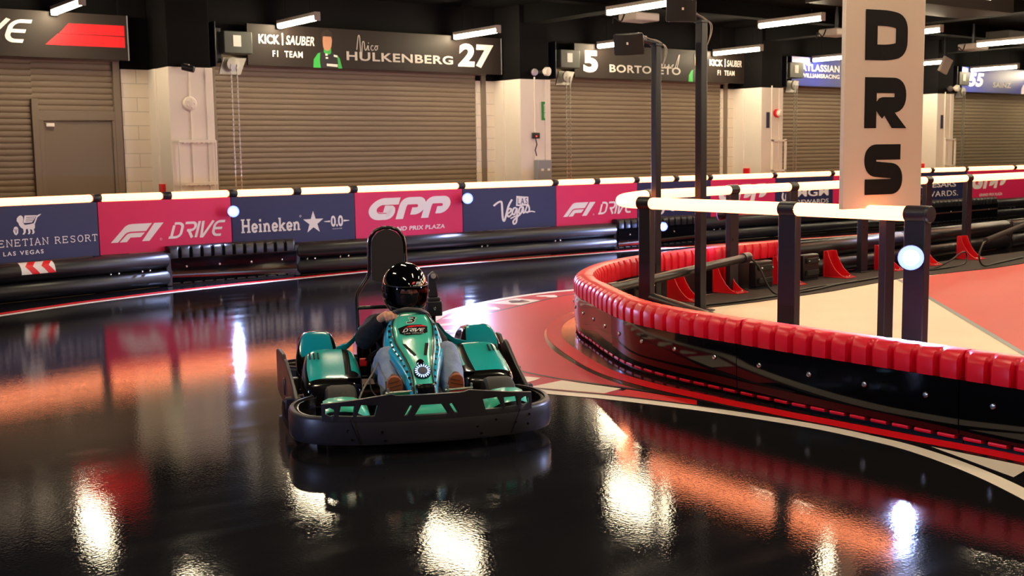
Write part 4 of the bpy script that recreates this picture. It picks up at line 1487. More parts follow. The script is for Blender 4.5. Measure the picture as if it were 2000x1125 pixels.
# red brackets on the inside of the barrier
def bracket(x, y, ang, label):
    t = thing('support_bracket', label, 'bracket', (x, y, .009), ang, 'red barrier brackets')
    MB().bb(-.10, .10, 0, .32, 0, .012).build('base_plate', 'red_steel', t, bevel=.003)
    MB().bb(-.10, .10, .31, .322, 0, .31).build('back_plate', 'red_steel', t, bevel=.003)
    prof = [(0, .012), (.05, .022), (.10, .05), (.16, .10), (.21, .17), (.25, .25), (.27, .31), (.315, .31), (.315, .012)]
    for sx in (-.095, .085):
        MB().prism([(p[0], p[1]) for p in prof], (sx, 0, 0), (0, 1, 0), (0, 0, 1), .010).build('gusset', 'red_steel', t, bevel=.002)
    for sx, sy in ((-.05, .05), (.05, .05)):
        MB().lathe([(.016, 0), (.016, .012), (.008, .016), (0, .016)], (sx, sy, .012), (0, 0, 1), 8).build('bolt', 'bolt', t)
    return t


for (x, y, a, wh) in ((8.40, 8.06, .22, 'just right of the nearer tall pole foot'), (9.22, 8.22, .12, 'at the foot of the post right of the tall poles'), (10.25, 8.28, .08, 'half hidden behind the middle near post'), (11.25, 8.36, .06, 'standing clear right of the middle near post'),
                      (12.35, 8.44, .06, 'behind the slim pole under the tall sign'), (13.25, 8.50, .06, 'just right of the lamp end post'), (14.35, 8.56, .06, 'at the foot of the post nearest the right edge')):
    bracket(x, y, a, 'red steel bracket ' + wh)
# black tube barriers continuing the far side of the island
tube_barrier((10.62, 8.90), (13.3, 9.12), 'island tube barrier right of the red pads, behind the near posts', far=True)
tube_barrier((13.36, 9.13), (16.4, 9.42), 'island tube barrier right of the bright lamp post', far=True)
tube_barrier((16.46, 9.43), (20.5, 9.9), 'island tube barrier at the right edge', far=True)
# handrail-like black pipes lying inside the island
t = thing('brace_pipe', 'long black pipe running inside the island from its tip to a post', 'pipe', (6.42, 7.20, 0), 0)
a, b = V((0, 0, .37)), V((2.78, .95, .40))
MB().tube([a, b], .042, 16).build('pipe', 'black_plastic', t)
MB().tube([a - (b - a).normalized() * .02, a + (b - a).normalized() * .12], .052, 16).build('sleeve', 'black_steel', t)
MB().tube([b - (b - a).normalized() * .12, b + (b - a).normalized() * .01], .052, 16).build('sleeve', 'black_steel', t)
MB().tube([b, b + (b - a).normalized() * .035], .05, 16).build('end_cap', 'steel', t)
MB().bb(-.03, .09, -.03, .03, .009, .37).build('foot', 'black_steel', t)
t = thing('brace_pipe', 'black pipe sloping along the inside of the near red pads', 'pipe', (6.46, 6.72, 0), 0)
MB().tube([(0, 0, .33), (-.10, -.45, .30), (-.34, -1.2, .27), (-.42, -2.0, .25)], .045, 16).build('pipe', 'black_plastic', t)
MB().bb(-.04, .04, -.10, -.02, .009, .30).build('foot', 'black_steel', t)
MB().bb(-.46, -.38, -1.9, -1.8, .009, .23).build('foot', 'black_steel', t)
# junction gear behind the far pads
for (x, y, wh) in ((7.60, 7.98, 'near the tip'), (9.75, 8.36, 'between the two brackets right of the poles'), (10.75, 8.52, 'behind the middle near post')):
    t = thing('pad_connector', 'black connector block inside the far red pads ' + wh, 'connector', (x, y, .009), .12, 'pad connectors')
    MB().bb(-.16, .16, .02, .12, .02, .30).build('block', 'black_plastic', t, bevel=.015)
    for sz in (.06, .20):
        MB().bb(-.12, .12, -.01, .02, sz, sz + .06).build('clip', 'black_rubber', t, bevel=.006)
    for sx in (-.10, .10):
        MB().ball((sx, -.015, .23), .012, 8).build('bolt', 'bolt', t)
    MB().bb(-.16, .16, .03, .12, 0, .02).build('foot', 'black_steel', t)


def cable(pts, label, r=.011, grp='loose black cables'):
    P = catmull(pts, 8)
    o = MB().tube(P, r, 8).build('cable', 'cable', smooth=60)
    return tag(o, label, 'cable', grp)


cable([(9.15, 8.05, .40), (9.20, 7.98, .30), (9.26, 7.92, .12), (9.36, 7.88, .022), (9.7, 7.92, .02), (10.2, 8.02, .02), (10.9, 8.05, .02), (11.6, 8.14, .02)], 'black cable dropping from the long pipe end to the floor')
cable([(7.2, 7.45, .02), (7.9, 7.78, .02), (8.6, 7.76, .02), (9.3, 7.80, .02), (9.9, 7.86, .02), (10.4, 7.98, .02), (11.0, 8.1, .02)], 'black cable lying on the mat behind the tall poles')
cable([(12.6, 8.35, .02), (12.8, 8.28, .02), (13.0, 8.2, .10), (13.4, 8.28, .18), (13.7, 8.40, .14), (13.6, 8.36, .02), (13.0, 8.22, .02), (12.4, 8.2, .02)], 'coiled black cable beside the lamp end post', .010)
cable([(13.7, 8.12, .32), (13.45, 8.02, .30), (13.25, 7.95, .16), (13.45, 8.0, .03), (14.0, 8.12, .02), (14.9, 8.3, .02)], 'black cable hanging at the right edge of the island', .011)
o = MB().tube([(13.66, 8.11, .33), (16.2, 8.9, .42)], .035, 14).build('cable_sleeve', 'black_rubber')
tag(o, 'black rubber sleeve reaching in from the right edge', 'sleeve')

# ================================================================== GO-KART (local: -y is forward, x to the driver's left)
M['kart_black'] = mat('kart_bumper_plastic', '2a252a', .38, rvar=.06, vscale=6)
M['kart_gloss'] = mat('kart_gloss_black', '12100f', .16, coat=.6)
M['teal'] = mat('kart_teal_green', '48c4a8', .25, coat=.35)
M['teal_blue'] = mat('kart_teal_blue', '169fc4', .25, coat=.35)
M['teal_deep'] = mat('kart_deep_teal', '0c8ea0', .22, coat=.35)
M['teal_pod'] = mat('kart_teal_pod', '1cb0ac', .2, coat=.4)
M['tyre'] = mat('tyre_rubber', '2a2624', .6, var=.2, vscale=20, bump=.15, bscale=120)
M['frame_tube'] = mat('kart_frame_tube', '121012', .22, coat=.4)
M['pad_vinyl'] = mat('headrest_foam', '2a211c', .7, bump=.1, bscale=150)
M['led'] = mat('led_ring_glow', '5068c8', .3, emit=(.45, .60, 1.0), estr=2.0)
M['led_core'] = mat('led_core_grey', '5a5a66', .4, bump=.5, bscale=300)
M['bronze'] = mat('bronze_edge_trim', '2c1f14', .3, coat=.4)
M['strap'] = mat('harness_webbing', '3a2e20', .8, bump=.2, bscale=300)
M['white_ink'] = mat('white_decal', 'f0ece6', .35)
M['green_steel'] = mat('green_pedal_paint', '0b7a48', .4)

KO = V((3.488, 5.730, 0))
KA = math.radians(-24.5)
K = thing('go_kart', 'teal and black rental go-kart with number 3 on its nose fairing', 'go-kart', KO, KA)
X0 = .022


def mirror_x(pts, c=X0):
    return [V((2 * c - p[0], p[1], p[2])) for p in pts]


# --- front bumper band
half = [(-.575, -.30), (-.655, -.40), (-.692, -.52), (-.690, -.66), (-.655, -.77), (-.57, -.855), (-.42, -.915), (-.22, -.948)]
bp = [(x + X0, y) for x, y in half] + [(X0, -.958)] + [(-x + X0, y) for x, y in half[::-1]]
BPATH = Path(bp, 8)


def plate_y(x):
    """front surface of the band at x."""
    a = abs(x - X0)
    best = min((q for q in BPATH.P if q.x >= X0), key=lambda q: abs(q.x - X0 - a) + (0 if q.y < -.6 else 9))
    j = BPATH.P.index(best)
    c_ = [q for q in BPATH.P[max(0, j - 1):j + 2]]
    c_.sort(key=lambda q: q.x)
    for u_, v_ in zip(c_, c_[1:]):
        if u_.x - 1e-6 <= X0 + a <= v_.x + 1e-6 and v_.x - u_.x > 1e-6:
            t_ = (X0 + a - u_.x) / (v_.x - u_.x)
            return u_.y * (1 - t_) + v_.y * t_ - .009
    return best.y - .009



def band(path, prof, n=90, flip=-1):
    rings = []
    for i in range(n + 1):
        p, t = path.at(path.len * i / n)
        nn = V((t.y, -t.x, 0))
        if nn.dot(p - V((X0, -.4, 0))) < 0:
            nn = -nn
        rings.append([p + nn * a + V((0, 0, z)) for a, z in prof])
    return MB().loft(rings)


BPROF = [(-.034, .062), (-.012, .050), (.002, .054), (.008, .068), (.010, .125), (.008, .178), (.002, .192), (-.008, .197), (-.022, .197), (-.022, .183), (-.034, .175)]
band(BPATH, BPROF).build('front_bumper', 'kart_black', K, smooth=50)
band(BPATH, [(-.045, .150), (-.038, .150), (-.038, .190), (-.045, .190)]).build('bumper_lip', 'kart_gloss', K, smooth=50)
# seams and screws on the band
for sx in (-.36, .42):
    p = V((sx + X0, -.958 + .26 * sx * sx, 0))
    MB().prism([(0, .06), (.003, .06), (.05 * (1 if sx > 0 else -1) + .003, .19), (.05 * (1 if sx > 0 else -1), .19)], (p.x, plate_y(p.x) - .0005, 0), (1, 0, 0), (0, 0, 1), .004).build('seam', 'kart_gloss', K)


# --- upper nose plate with its cut-outs
nx = 44
xs = [-.545 + 1.09 * i / nx for i in range(nx + 1)]


def top_z(x):
    a = abs(x)
    if a < .17:
        return .302
    if a < .20:
        return .302 + (a - .17) / .03 * .010
    return .312 - (a - .20) / .345 * .048


rings = []
for x in xs:
    y = plate_y(x + X0)
    z1 = top_z(x)
    rings.append([V((x + X0, y, .172)), V((x + X0, y, .21)), V((x + X0, y, .255)), V((x + X0, y, z1)), V((x + X0, y + .024, z1)), V((x + X0, y + .024, .255)), V((x + X0, y + .024, .21)), V((x + X0, y + .024, .172))])
plate = MB().loft(rings).build('nose_plate', 'kart_black', K, smooth=40)
HOLES = [[(-.085, .197), (.085, .197), (.052, .250), (-.052, .250)]]
for s in (-1, 1):
    HOLES += [[(s * a, b) for a, b in q] for q in (
        [(.122, .200), (.138, .197), (.106, .252), (.094, .246)],
        [(.285, .203), (.375, .203), (.350, .262), (.270, .258)],
        [(.392, .203), (.462, .205), (.450, .256), (.385, .256)],
        [(.482, .210), (.505, .203), (.528, .214), (.526, .238), (.505, .248), (.484, .238)])]
cut = MB()
for q in HOLES:
    cut.prism(q, (X0, -.70, 0), (1, 0, 0), (0, 0, 1), .35)
cutter = cut.build('cutter', 'kart_black', None, smooth=0)
cutter.location, cutter.rotation_euler = KO, (0, 0, KA)
md = plate.modifiers.new('holes', 'BOOLEAN')
md.object = cutter
md.operation = 'DIFFERENCE'
md.solver = 'EXACT'
bpy.context.view_layer.update()
dg = bpy.context.evaluated_depsgraph_get()
me2 = bpy.data.meshes.new_from_object(plate.evaluated_get(dg))
plate.modifiers.clear()
plate.data = me2
bpy.data.objects.remove(cutter)
bv = plate.modifiers.new('edge', 'BEVEL')
bv.width, bv.segments, bv.limit_method = .003, 2, 'ANGLE'
# screws on the band face
for (x, z) in ((-.42, .13), (-.40, .085), (-.25, .12), (-.235, .075), (.24, .12), (.26, .08), (.34, .145), (.45, .12), (.52, .10), (.53, .15)):
    MB().lathe([(.007, 0), (.007, .003), (.003, .0045), (0, .0045)], (x + X0, plate_y(x + X0) - .001, z), (0, -1, 0), 10).build('screw', 'kart_gloss', K)

# --- teal nose behind the plate, and a wing in front of each tyre
rings = []
for i in range(17):
    x = -.235 + .47 * i / 16
    y0 = plate_y(x + X0) + .036
    rings.append([V((x + X0, y0, .075)), V((x + X0, y0, .15)), V((x + X0, y0 + .045, .20)), V((x + X0, -.80, .215)), V((x + X0, -.735, .205)), V((x + X0, -.735, .075))])
MB().loft(rings).build('nose_cone', 'teal', K, smooth=45)
for s in (-1, 1):
    rings = []
    for x, dz in ((.30, -.075), (.33, -.042), (.37, -.024), (.43, -.018), (.50, -.022), (.53, -.036)):
        y0 = plate_y(s * x + X0) + .045
        rings.append([V((s * x + X0, y0, .238 + dz)), V((s * x + X0, y0 + .03, .262 + dz)), V((s * x + X0, -.715, .282 + dz)), V((s * x + X0, -.70, .274 + dz)), V((s * x + X0, y0 + .035, .250 + dz)), V((s * x + X0, y0 + .012, .232 + dz))])
    MB().loft(rings).build('nose_wing', 'teal', K, smooth=45)

# --- floor tray and frame
MB().prism([(-.30, -.74), (.34, -.74), (.36, .1), (.34, .62), (-.30, .62), (-.32, .1)], (0, 0, .045), (1, 0, 0), (0, 1, 0), .012).build('floor_tray', 'kart_gloss', K)
f = MB()
for s in (-1, 1):
    f.tube([(s * .33 + X0, -.72, .075), (s * .34 + X0, -.2, .075), (s * .30 + X0, .3, .08), (s * .28 + X0, .78, .09)], .016, 10)
    f.tube([(s * .34 + X0, -.10, .08), (s * .66 + X0, -.06, .10)], .014, 10)
    f.tube([(s * .32 + X0, .30, .08), (s * .66 + X0, .30, .10)], .014, 10)
    f.tube([(s * .16 + X0, -.74, .10), (s * .16 + X0, -.92, .12)], .014, 10)
    f.tube([(s * .30 + X0, -.55, .10), (s * .40 + X0, -.55, .14)], .016, 10)
f.tube([(-.33 + X0, -.60, .09), (.33 + X0, -.60, .09)], .016, 10)
f.tube([(-.50 + X0, .66, .145), (.50 + X0, .66, .145)], .018, 12)
f.tube([(-.28 + X0, .78, .09), (.28 + X0, .78, .09)], .016, 10)
f.build('chassis_frame', 'frame_tube', K)


def wheel(x, y, r, w, nm, steer=0.0):
    prof = [(r * .50, -w * .40), (r * .58, -w * .46), (r * .84, -w * .50), (r * .95, -w * .44), (r, -w * .30), (r, w * .30), (r * .95, w * .44), (r * .84, w * .50), (r * .58, w * .46), (r * .50, w * .40)]
    ax = (math.cos(steer), math.sin(steer), 0)
    t = MB().lathe(prof, (x, y, r), ax, 36).build('tyre', 'tyre', K, smooth=40)
    MB().lathe([(.0, -w * .30), (r * .25, -w * .30), (r * .48, -w * .42), (r * .52, -w * .42), (r * .52, w * .42), (r * .48, w * .42), (r * .25, w * .30), (0, w * .30)], (x, y, r), ax, 24).build('rim', 'steel', t)


wheel(-.425 + X0, -.55, .146, .160, 'f')
wheel(.435 + X0, -.55, .146, .160, 'f')
wheel(-.50 + X0, .66, .142, .20, 'r')
wheel(.50 + X0, .66, .142, .20, 'r')

# --- steering fairing
FS = [  # y, z, half width of the face, flare of the flank
    (-.045, .588, .080, .015), (-.085, .580, .096, .020), (-.150, .535, .116, .034), (-.225, .478, .112, .056), (-.34, .436, .094, .074), (-.46, .402, .074, .064), (-.58, .356, .058, .048), (-.68, .300, .055, .026), (-.745, .245, .056, .016)]
FX = .046


def fair_center(t):
    return FX - .024 * t


def fsec(k):
    i = min(int(k), len(FS) - 2)
    q = [V((*FS[j][:2], FS[j][2])) for j in (max(i - 1, 0), i, i + 1, min(i + 2, len(FS) - 1))]
    t = k - i
    p = .5 * (2 * q[1] + (q[2] - q[0]) * t + (2 * q[0] - 5 * q[1] + 4 * q[2] - q[3]) * t * t + (3 * q[1] - q[0] - 3 * q[2] + q[3]) * t ** 3)
    fl = FS[i][3] * (1 - t) + FS[i + 1][3] * t
    return p.x, p.y, p.z, fl, fair_center(k / (len(FS) - 1))


NS = 40
face, fl_l, fl_r, back = MB(), MB(), MB(), MB()
rf, rl, rr, rb = [], [], [], []
edge = {-1: [], 1: []}
for i in range(NS + 1):
    y, z, hw, fl, cx = fsec(i / NS * (len(FS) - 1))
    cr = .010
    rf.append([V((cx + a * hw, y - cr * (1 - a * a) * .8, z + cr * (1 - a * a))) for a in (-1, -.6, -.2, .2, .6, 1)])
    for s, ring in ((-1, rl), (1, rr)):
        ring.append([V((cx + s * hw, y, z)), V((cx + s * (hw + fl * .75), y + .016, z - .012)), V((cx + s * (hw + fl), y + .042, z - .034)), V((cx + s * (hw + fl * .7), y + .10, z - .085))])
        edge[s].append(V((cx + s * hw, y - .001, z + .001)))
    rb.append([V((cx - hw * .8, y + .07, z - .06)), V((cx + hw * .8, y + .07, z - .06))])
fr = face.loft(rf, closed=False).build('steering_fairing', 'teal', K, smooth=60)
fl_l.loft(rl, closed=False).build('fairing_flank', 'teal_blue', K, smooth=60)
fl_r.loft(rr, closed=False).build('fairing_flank', 'teal_blue', K, smooth=60)
back.loft(rb, closed=False).build('fairing_back', 'kart_gloss', K, smooth=60)
for o in children(K):
    if o.name.startswith(('steering_fairing', 'fairing_')):
        sd = o.modifiers.new('shell', 'SOLIDIFY')
        sd.thickness = .004
        sd.offset = 0
for s in (-1, 1):
    MB().tube(edge[s], .0055, 8).build('edge_trim', 'bronze', K)
    MB().tube([p + V((s * (fsec(i / NS * 8)[3]), .042, -.034)) for i, p in enumerate(edge[s])], .004, 8).build('edge_trim', 'bronze', K)
    d = MB()
    for j in range(12):
        k = 1.9 + j * .46
        if k > 7.3:
            break
        y, z, hw, fl, cx = fsec(k)
        y2, z2 = fsec(k + .22)[:2]
        cen = V((cx + s * (hw + fl * .36), y + .008, z - .005))
        nrm = V((s * .30, -.6, .74)).normalized()
        al = V((0, y2 - y, z2 - z)).normalized()
        ac = nrm.cross(al).normalized()
        d.add([cen + al * a * .0095 + ac * b * .0065 + nrm * .004 for a, b in ((-1, -1), (1, -1), (1, 1), (-1, 1))], [(0, 1, 2, 3)])
    d.build('dotted_stripe', 'ink', K, smooth=0)


def on_face(u, k, lift=.0):
    """point on the fairing face: u across (metres from centre), k along the sections."""
    y, z, hw, fl, cx = fsec(k)
    y2, z2 = fsec(min(k + .05, 7.99))[:2]
    a = u / hw
    n = V((0, -(z - z2), (y - y2))).normalized()
    if n.z < 0:
        n = -n
    return V((cx + u, y - .008 * (1 - a * a), z + .010 * (1 - a * a))) + n * (lift + .002)


class FaceBoard:
    def __init__(self, k0, k1, lift=.002):
        self.k0, self.k1, self.lift = k0, k1, lift

    def put(self, name, polys, m, k=1):
        """u in metres from the centre line, v 0..1 from section k1 up to k0; long triangles are split so they follow the face."""
        mb = MB()
        for p in polys:
            tr = tessellate_polygon([[V((a, b, 0)) for a, b in p]])
            for t in tr:
                stack = [[p[i] for i in t]]
                while stack:
                    q = stack.pop()
                    L = [math.hypot(q[i][0] - q[(i + 1) % 3][0], (q[i][1] - q[(i + 1) % 3][1]) * .1) for i in range(3)]
                    j = L.index(max(L))
                    if L[j] > .012:
                        a, b, c = q[j], q[(j + 1) % 3], q[(j + 2) % 3]
                        m_ = ((a[0] + b[0]) / 2, (a[1] + b[1]) / 2)
                        stack += [[a, m_, c], [m_, b, c]]
                    else:
                        mb.add([on_face(u, self.k1 + (self.k0 - self.k1) * v, self.lift * k) for u, v in q], [(0, 1, 2)])
        return mb.build(name, m, fr, smooth=0, fix=False)


fb = FaceBoard(1.2, 2.15)
fb.put('race_number_outline', ftext('3', -.036, .20, .028, .92, .05, .25), 'white_ink')
fb.put('race_number', ftext('3', -.031, .25, .023, .87, .0, .25), 'ink', 2)
fb2 = FaceBoard(2.0, 3.15)
fb2.put('emblem', [[(-.084, .76), (-.034, .93), (.05, .96), (.086, .84), (.083, .40), (.042, .22), (-.042, .20), (-.075, .36)]], 'ink')
fb2.put('emblem_swoosh', [[(-.045, .72), (-.02, .86), (.06, .90), (.085, .80), (.02, .78)]], 'red_film', 2)
fb2.put('emblem_word', fit(DRIVE_WORD(), -.062, .42, .070, .68), 'white_ink', 2)
fb2.put('emblem_caption', ftext('LAS VEGAS', -.052, .28, .06, .35), 'white_ink', 2)
fb3 = FaceBoard(3.6, 4.95)
fb3.put('vent_slot', [[(-.074, .98), (-.052, .90), (-.010, .05), (-.024, .0)]], 'ink')
fb3.put('vent_slot', [[(.078, .98), (.056, .94), (.030, .02), (.046, .0)]], 'ink')
# knob, light ring, display
c0 = on_face(0, 5.62)
nrm = V((0, -.62, .78)).normalized()
MB().lathe([(.022, -.01), (.022, .010), (.016, .018), (0, .019)], c0, nrm, 18).build('knob', 'kart_gloss', K)
c1 = on_face(0, 6.35)
nrm = V((0, -.72, .69)).normalized()
MB().lathe([(.036, -.02), (.046, .0), (.048, .014), (.044, .022), (.026, .024)], c1, nrm, 28).build('lamp_housing', 'kart_gloss', K)
lr = MB()
sx_ = nrm.orthogonal().normalized()
uy = nrm.cross(sx_)
for j in range(18):
    a = 2 * PI * j / 18
    d = sx_ * math.cos(a) + uy * math.sin(a)
    lr.tube([c1 + d * .026 + nrm * .024, c1 + d * .041 + nrm * .022], .0034, 8)
lr.build('led_ring', 'led', K)
MB().lathe([(.025, .020), (.022, .028), (0, .030)], c1, nrm, 22).build('lamp_core', 'led_core', K)
MB().box((.028, -.735, .268), (.102, .05, .085), Matrix.Rotation(-.25, 3, 'X')).build('display_box', 'kart_gloss', K, bevel=.008)
MB().box((.028, -.7635, .262), (.084, .003, .066), Matrix.Rotation(-.25, 3, 'X')).build('display_screen', mat('dark_screen', '04040a', .1), K)

# --- steering wheel
wc = V((.03, .005, .545))
wx, wy = V((1, 0, 0)), V((0, -.80, .60))
ring = []
for j in range(36):
    a = 2 * PI * j / 36
    r = .128
    yy = max(math.sin(a), -.72)
    ring.append(wc + wx * math.cos(a) * r + wy * yy * r)
MB().tube(ring, .0155, 12, closed=True).build('steering_wheel', 'kart_black', K, smooth=60)
sp = MB()
for a in (0, PI, -PI / 2):
    sp.tube([wc, wc + (wx * math.cos(a) + wy * math.sin(a) * .72) * .122], .011, 8)
sp.lathe([(.035, -.012), (.035, .012), (.0, .014)], wc, wx.cross(wy), 18)
sp.tube([wc, (.03, -.30, .30), (.03, -.58, .16)], .013, 10)
sp.build('steering_column', 'steel', K)

# --- roll frame and headrest
hoop = [(-.19, .60, .16), (-.200, .64, .35), (-.203, .69, .60), (-.196, .70, .635), (-.125, .735, .735), (-.112, .74, .77), (-.110, .755, .93), (-.100, .755, .985), (-.066, .755, 1.030), (-.02, .755, 1.048)]
hoop = [V(p) for p in hoop]
hr = hoop + [V((.012 - p.x, p.y, p.z)) for p in hoop[::-1]]
MB().tube(hr, .0115, 12).build('roll_hoop', 'frame_tube', K, smooth=60)
MB().tube([(-.201, .675, .545), (.213, .675, .545)], .0125, 12).build('crossbar', 'frame_tube', K)
out = [(-.103, .715), (-.103, .93)] + [(-.103 * math.cos(a), .93 + .107 * math.sin(a)) for a in [PI * j / 16 for j in range(1, 16)]] + [(.103, .93), (.103, .715), (.07, .70), (-.07, .70)]
MB().prism(out, (.006, .735, 0), (1, 0, 0), (0, 0, 1), -.035).build('headrest', 'pad_vinyl', K, bevel=.010, seg=3)

# --- seat
rings = []
for (y, z, w, ny, nz) in ((-.06, .17, .15, 0, 1), (.08, .115, .18, .1, 1), (.22, .10, .185, 0, 1), (.36, .14, .185, -.6, .8), (.445, .25, .185, -.9, .4), (.49, .40, .175, -.95, .3), (.53, .52, .14, -.95, .3)):
    n = V((0, ny, nz)).normalized()
    c = V((X0, y, z))
    rings.append([c + V((-w, 0, 0)) + n * .11, c + V((-w * .97, 0, 0)) + n * .05, c + V((-w * .75, 0, 0)), c, c + V((w * .75, 0, 0)), c + V((w * .97, 0, 0)) + n * .05, c + V((w, 0, 0)) + n * .11])
st = MB().loft(rings, closed=False).build('seat', 'kart_gloss', K, smooth=60)
sd = st.modifiers.new('shell', 'SOLIDIFY')
sd.thickness = .012
sb = st.modifiers.new('round', 'SUBSURF')
sb.levels = sb.render_levels = 2


# --- side pods: closed rings swept from front to back, smoothed
def ringxz(x0, x1, z0, z1, y, ex=.35):
    """12-point rounded section, outer side first."""
    w, h = x1 - x0, z1 - z0
    P = [(0, .2), (0, .74), (.07, .94), (.30, 1.0), (.52, .985), (.72, .985), (.80, .965), (.93, .90), (1, .6), (1, .2), (.85, 0), (.15, 0)]
    return [V((x0 + w * a, y, z0 + h * b)) for a, b in P]


def pod(name, secs, teal_faces, s, m2='teal'):
    """secs: (y, x_outer, x_inner, z0, z1) for the driver's right side; s=-1 mirrors."""
    b = MB()
    rings = [ringxz(a[1], a[2], a[3], a[4], a[0]) for a in secs]
    if s > 0:
        rings = [mirror_x(r) for r in rings]
    b.loft(rings)
    n = 12
    for (i, k) in teal_faces:
        b.m[i * n + k] = 1
    return b.build(name, ['kart_gloss', m2], K, smooth=80, sub=2)


for s in (-1, 1):
    low = [(-.245, -.54, -.30, .12, .20), (-.235, -.570, -.268, .095, .240), (-.205, -.585, -.252, .08, .268), (-.10, -.592, -.242, .08, .292), (.03, -.592, -.238, .08, .326), (.14, -.582, -.240, .085, .362), (.195, -.572, -.246, .09, .374), (.222, -.56, -.26, .10, .366), (.232, -.53, -.29, .14, .33)]
    pod('side_pod', low, [(i_, k_) for i_ in (2, 3, 4, 5) for k_ in (2, 3, 4)] + [(i_, k_) for i_ in (3, 4, 5) for k_ in (6, 7)], s, 'teal_pod')
    up = [(.225, -.575, -.33, .20, .295), (.245, -.605, -.315, .18, .325), (.30, -.615, -.320, .17, .375), (.365, -.60, -.335, .17, .430), (.40, -.585, -.350, .17, .452), (.46, -.59, -.35, .17, .445), (.60, -.60, -.345, .19, .42), (.72, -.585, -.36, .22, .35), (.76, -.54, -.40, .24, .30)]
    up = [(a, b_, c - .015, d, e) for a, b_, c, d, e in up]
    pod('rear_pod', up, [(i_, k_) for i_ in (1, 2, 3) for k_ in (2, 3, 4, 5)], s, 'teal_deep')
    fx = lambda x: x if s < 0 else 2 * X0 - x
    MB().box((fx(-.305), -.214, .247), (.075, .052, .008), Matrix.Rotation(-.95, 3, 'X')).build('pod_intake', 'ink', K, bevel=.003)
    sl = MB()
    for j in range(3):
        sl.box((fx(-.535 + j * .024), .085, .349), (.010, .085, .004), Matrix.Rotation(.27, 3, 'X'))
    sl.build('pod_slot', 'ink', K, bevel=.001)
    # polished bridge from the pod to the seat side
    rings = []
    for (x, y, z, w, h) in ((-.36, .26, .355, .05, .02), (-.30, .27, .37, .04, .018), (-.25, .30, .41, .03, .016), (-.215, .34, .465, .022, .014)):
        rings.append([V((fx(x + a * w * .3), y + a * w, z + b * h)) for a, b in ((-1, -1), (1, -1), (1, 1), (-1, 1))])
    MB().loft(rings).build('pod_bridge', 'teal_deep', K, smooth=60, bevel=.004)
    # side bumper
    prof = [(.50, .085), (.50, .335), (.40, .352), (.20, .350), (.165, .325), (.10, .330), (-.20, .235), (-.33, .185), (-.335, .070), (.36, .062)] if s < 0 else [(.62, .085), (.62, .335), (.52, .372), (.43, .372), (.36, .335), (.32, .335), (.28, .362), (.22, .355), (-.06, .255), (-.31, .185), (-.335, .070), (.46, .062)]
    sl_ = V((-.10, 1, 0)).normalized() if s < 0 else V((.0, 1, 0))
    MB().prism(prof, (-.660 - .011 if s < 0 else .665, 0, 0), sl_, (0, 0, 1), .022).build('side_bumper', 'kart_black', K, bevel=.006, seg=2)
    MB().bb(fx(-.69), fx(-.60), .10, .16, .12, .22).build('bumper_mount', 'kart_black', K, bevel=.008)
    MB().bb(fx(-.69), fx(-.60), -.22, -.17, .10, .17).build('bumper_mount', 'kart_black', K, bevel=.008)
    # pedals
    px = -.105 if s < 0 else .212
    MB().tube([(px - .075, -.70, .265), (px + .075, -.70, .270)], .006, 8).tube([(px - .06, -.70, .255), (px - .06, -.70, .29)], .006, 8).tube([(px + .065, -.70, .255), (px + .068, -.70, .295)], .006, 8).build('pedal', 'steel', K)
    MB().bb(px - .05, px + .07, -.695, -.685, .235, .262).build('pedal_plate', 'green_steel' if s < 0 else 'red_film', K, bevel=.003)
    MB().tube([(px, -.69, .24), (px, -.66, .10)], .008, 8).build('pedal_arm', 'steel', K)

# --- cables, control box, rear bumper, belts
MB().tube(catmull([(-.16, -.27, .385), (-.20, -.40, .345), (-.245, -.52, .315), (-.285, -.62, .285), (-.32, -.70, .24)], 8), .0052, 8).build('braided_cable', mat('braided_steel', '6e6a66', .5, metal=.5, bump=.6, bscale=260), K)
MB().tube(catmull([(-.245, -.52, .31), (-.24, -.58, .26), (-.21, -.64, .235), (-.17, -.62, .25), (-.16, -.56, .30)], 8), .0035, 6).build('thin_cable', 'cable', K)
b = MB().bb(.235, .335, .60, .73, .480, .575).bb(.245, .325, .61, .72, .575, .60)
b.prism([(.25, .60), (.315, .60), (.302, .70), (.322, .715), (.312, .745), (.285, .765), (.255, .74)], (0, .68, 0), (1, 0, 0), (0, 0, 1), .05)
b.build('control_box', 'kart_black', K, bevel=.006)
MB().lathe([(.017, 0), (.017, .008), (0, .012)], (.285, .628, .737), (0, -1, 0), 14).build('round_reflector', 'lamp_case', K)
MB().lathe([(.010, 0), (.010, .006), (0, .008)], (.285, .598, .53), (0, -1, 0), 12).build('box_bolt', 'bolt', K)
MB().tube([(.285, .66, .09), (.285, .66, .50)], .014, 10).build('box_stay', 'frame_tube', K)
rp = Path([(-.60 + X0, .62), (-.70 + X0, .74), (-.66 + X0, .90), (-.3 + X0, .97), (X0, .98), (.3 + X0, .97), (.66 + X0, .90), (.70 + X0, .74), (.60 + X0, .62)], 8)
band(rp, BPROF).build('rear_bumper', 'kart_black', K, smooth=50)
MB().bb(-.22, .26, .56, .90, .10, .36).build('motor_cover', 'kart_gloss', K, bevel=.03, seg=3)
MB().tube(catmull([(-.215, .24, .22), (-.175, .17, .315), (-.10, .10, .375), (-.02, .06, .395)], 6), .022, 10, flat=.2).build('seat_belt', 'strap', K, smooth=60)
MB().bb(-.235, -.195, .18, .22, .255, .30).build('belt_buckle', 'red_film', K, bevel=.005)


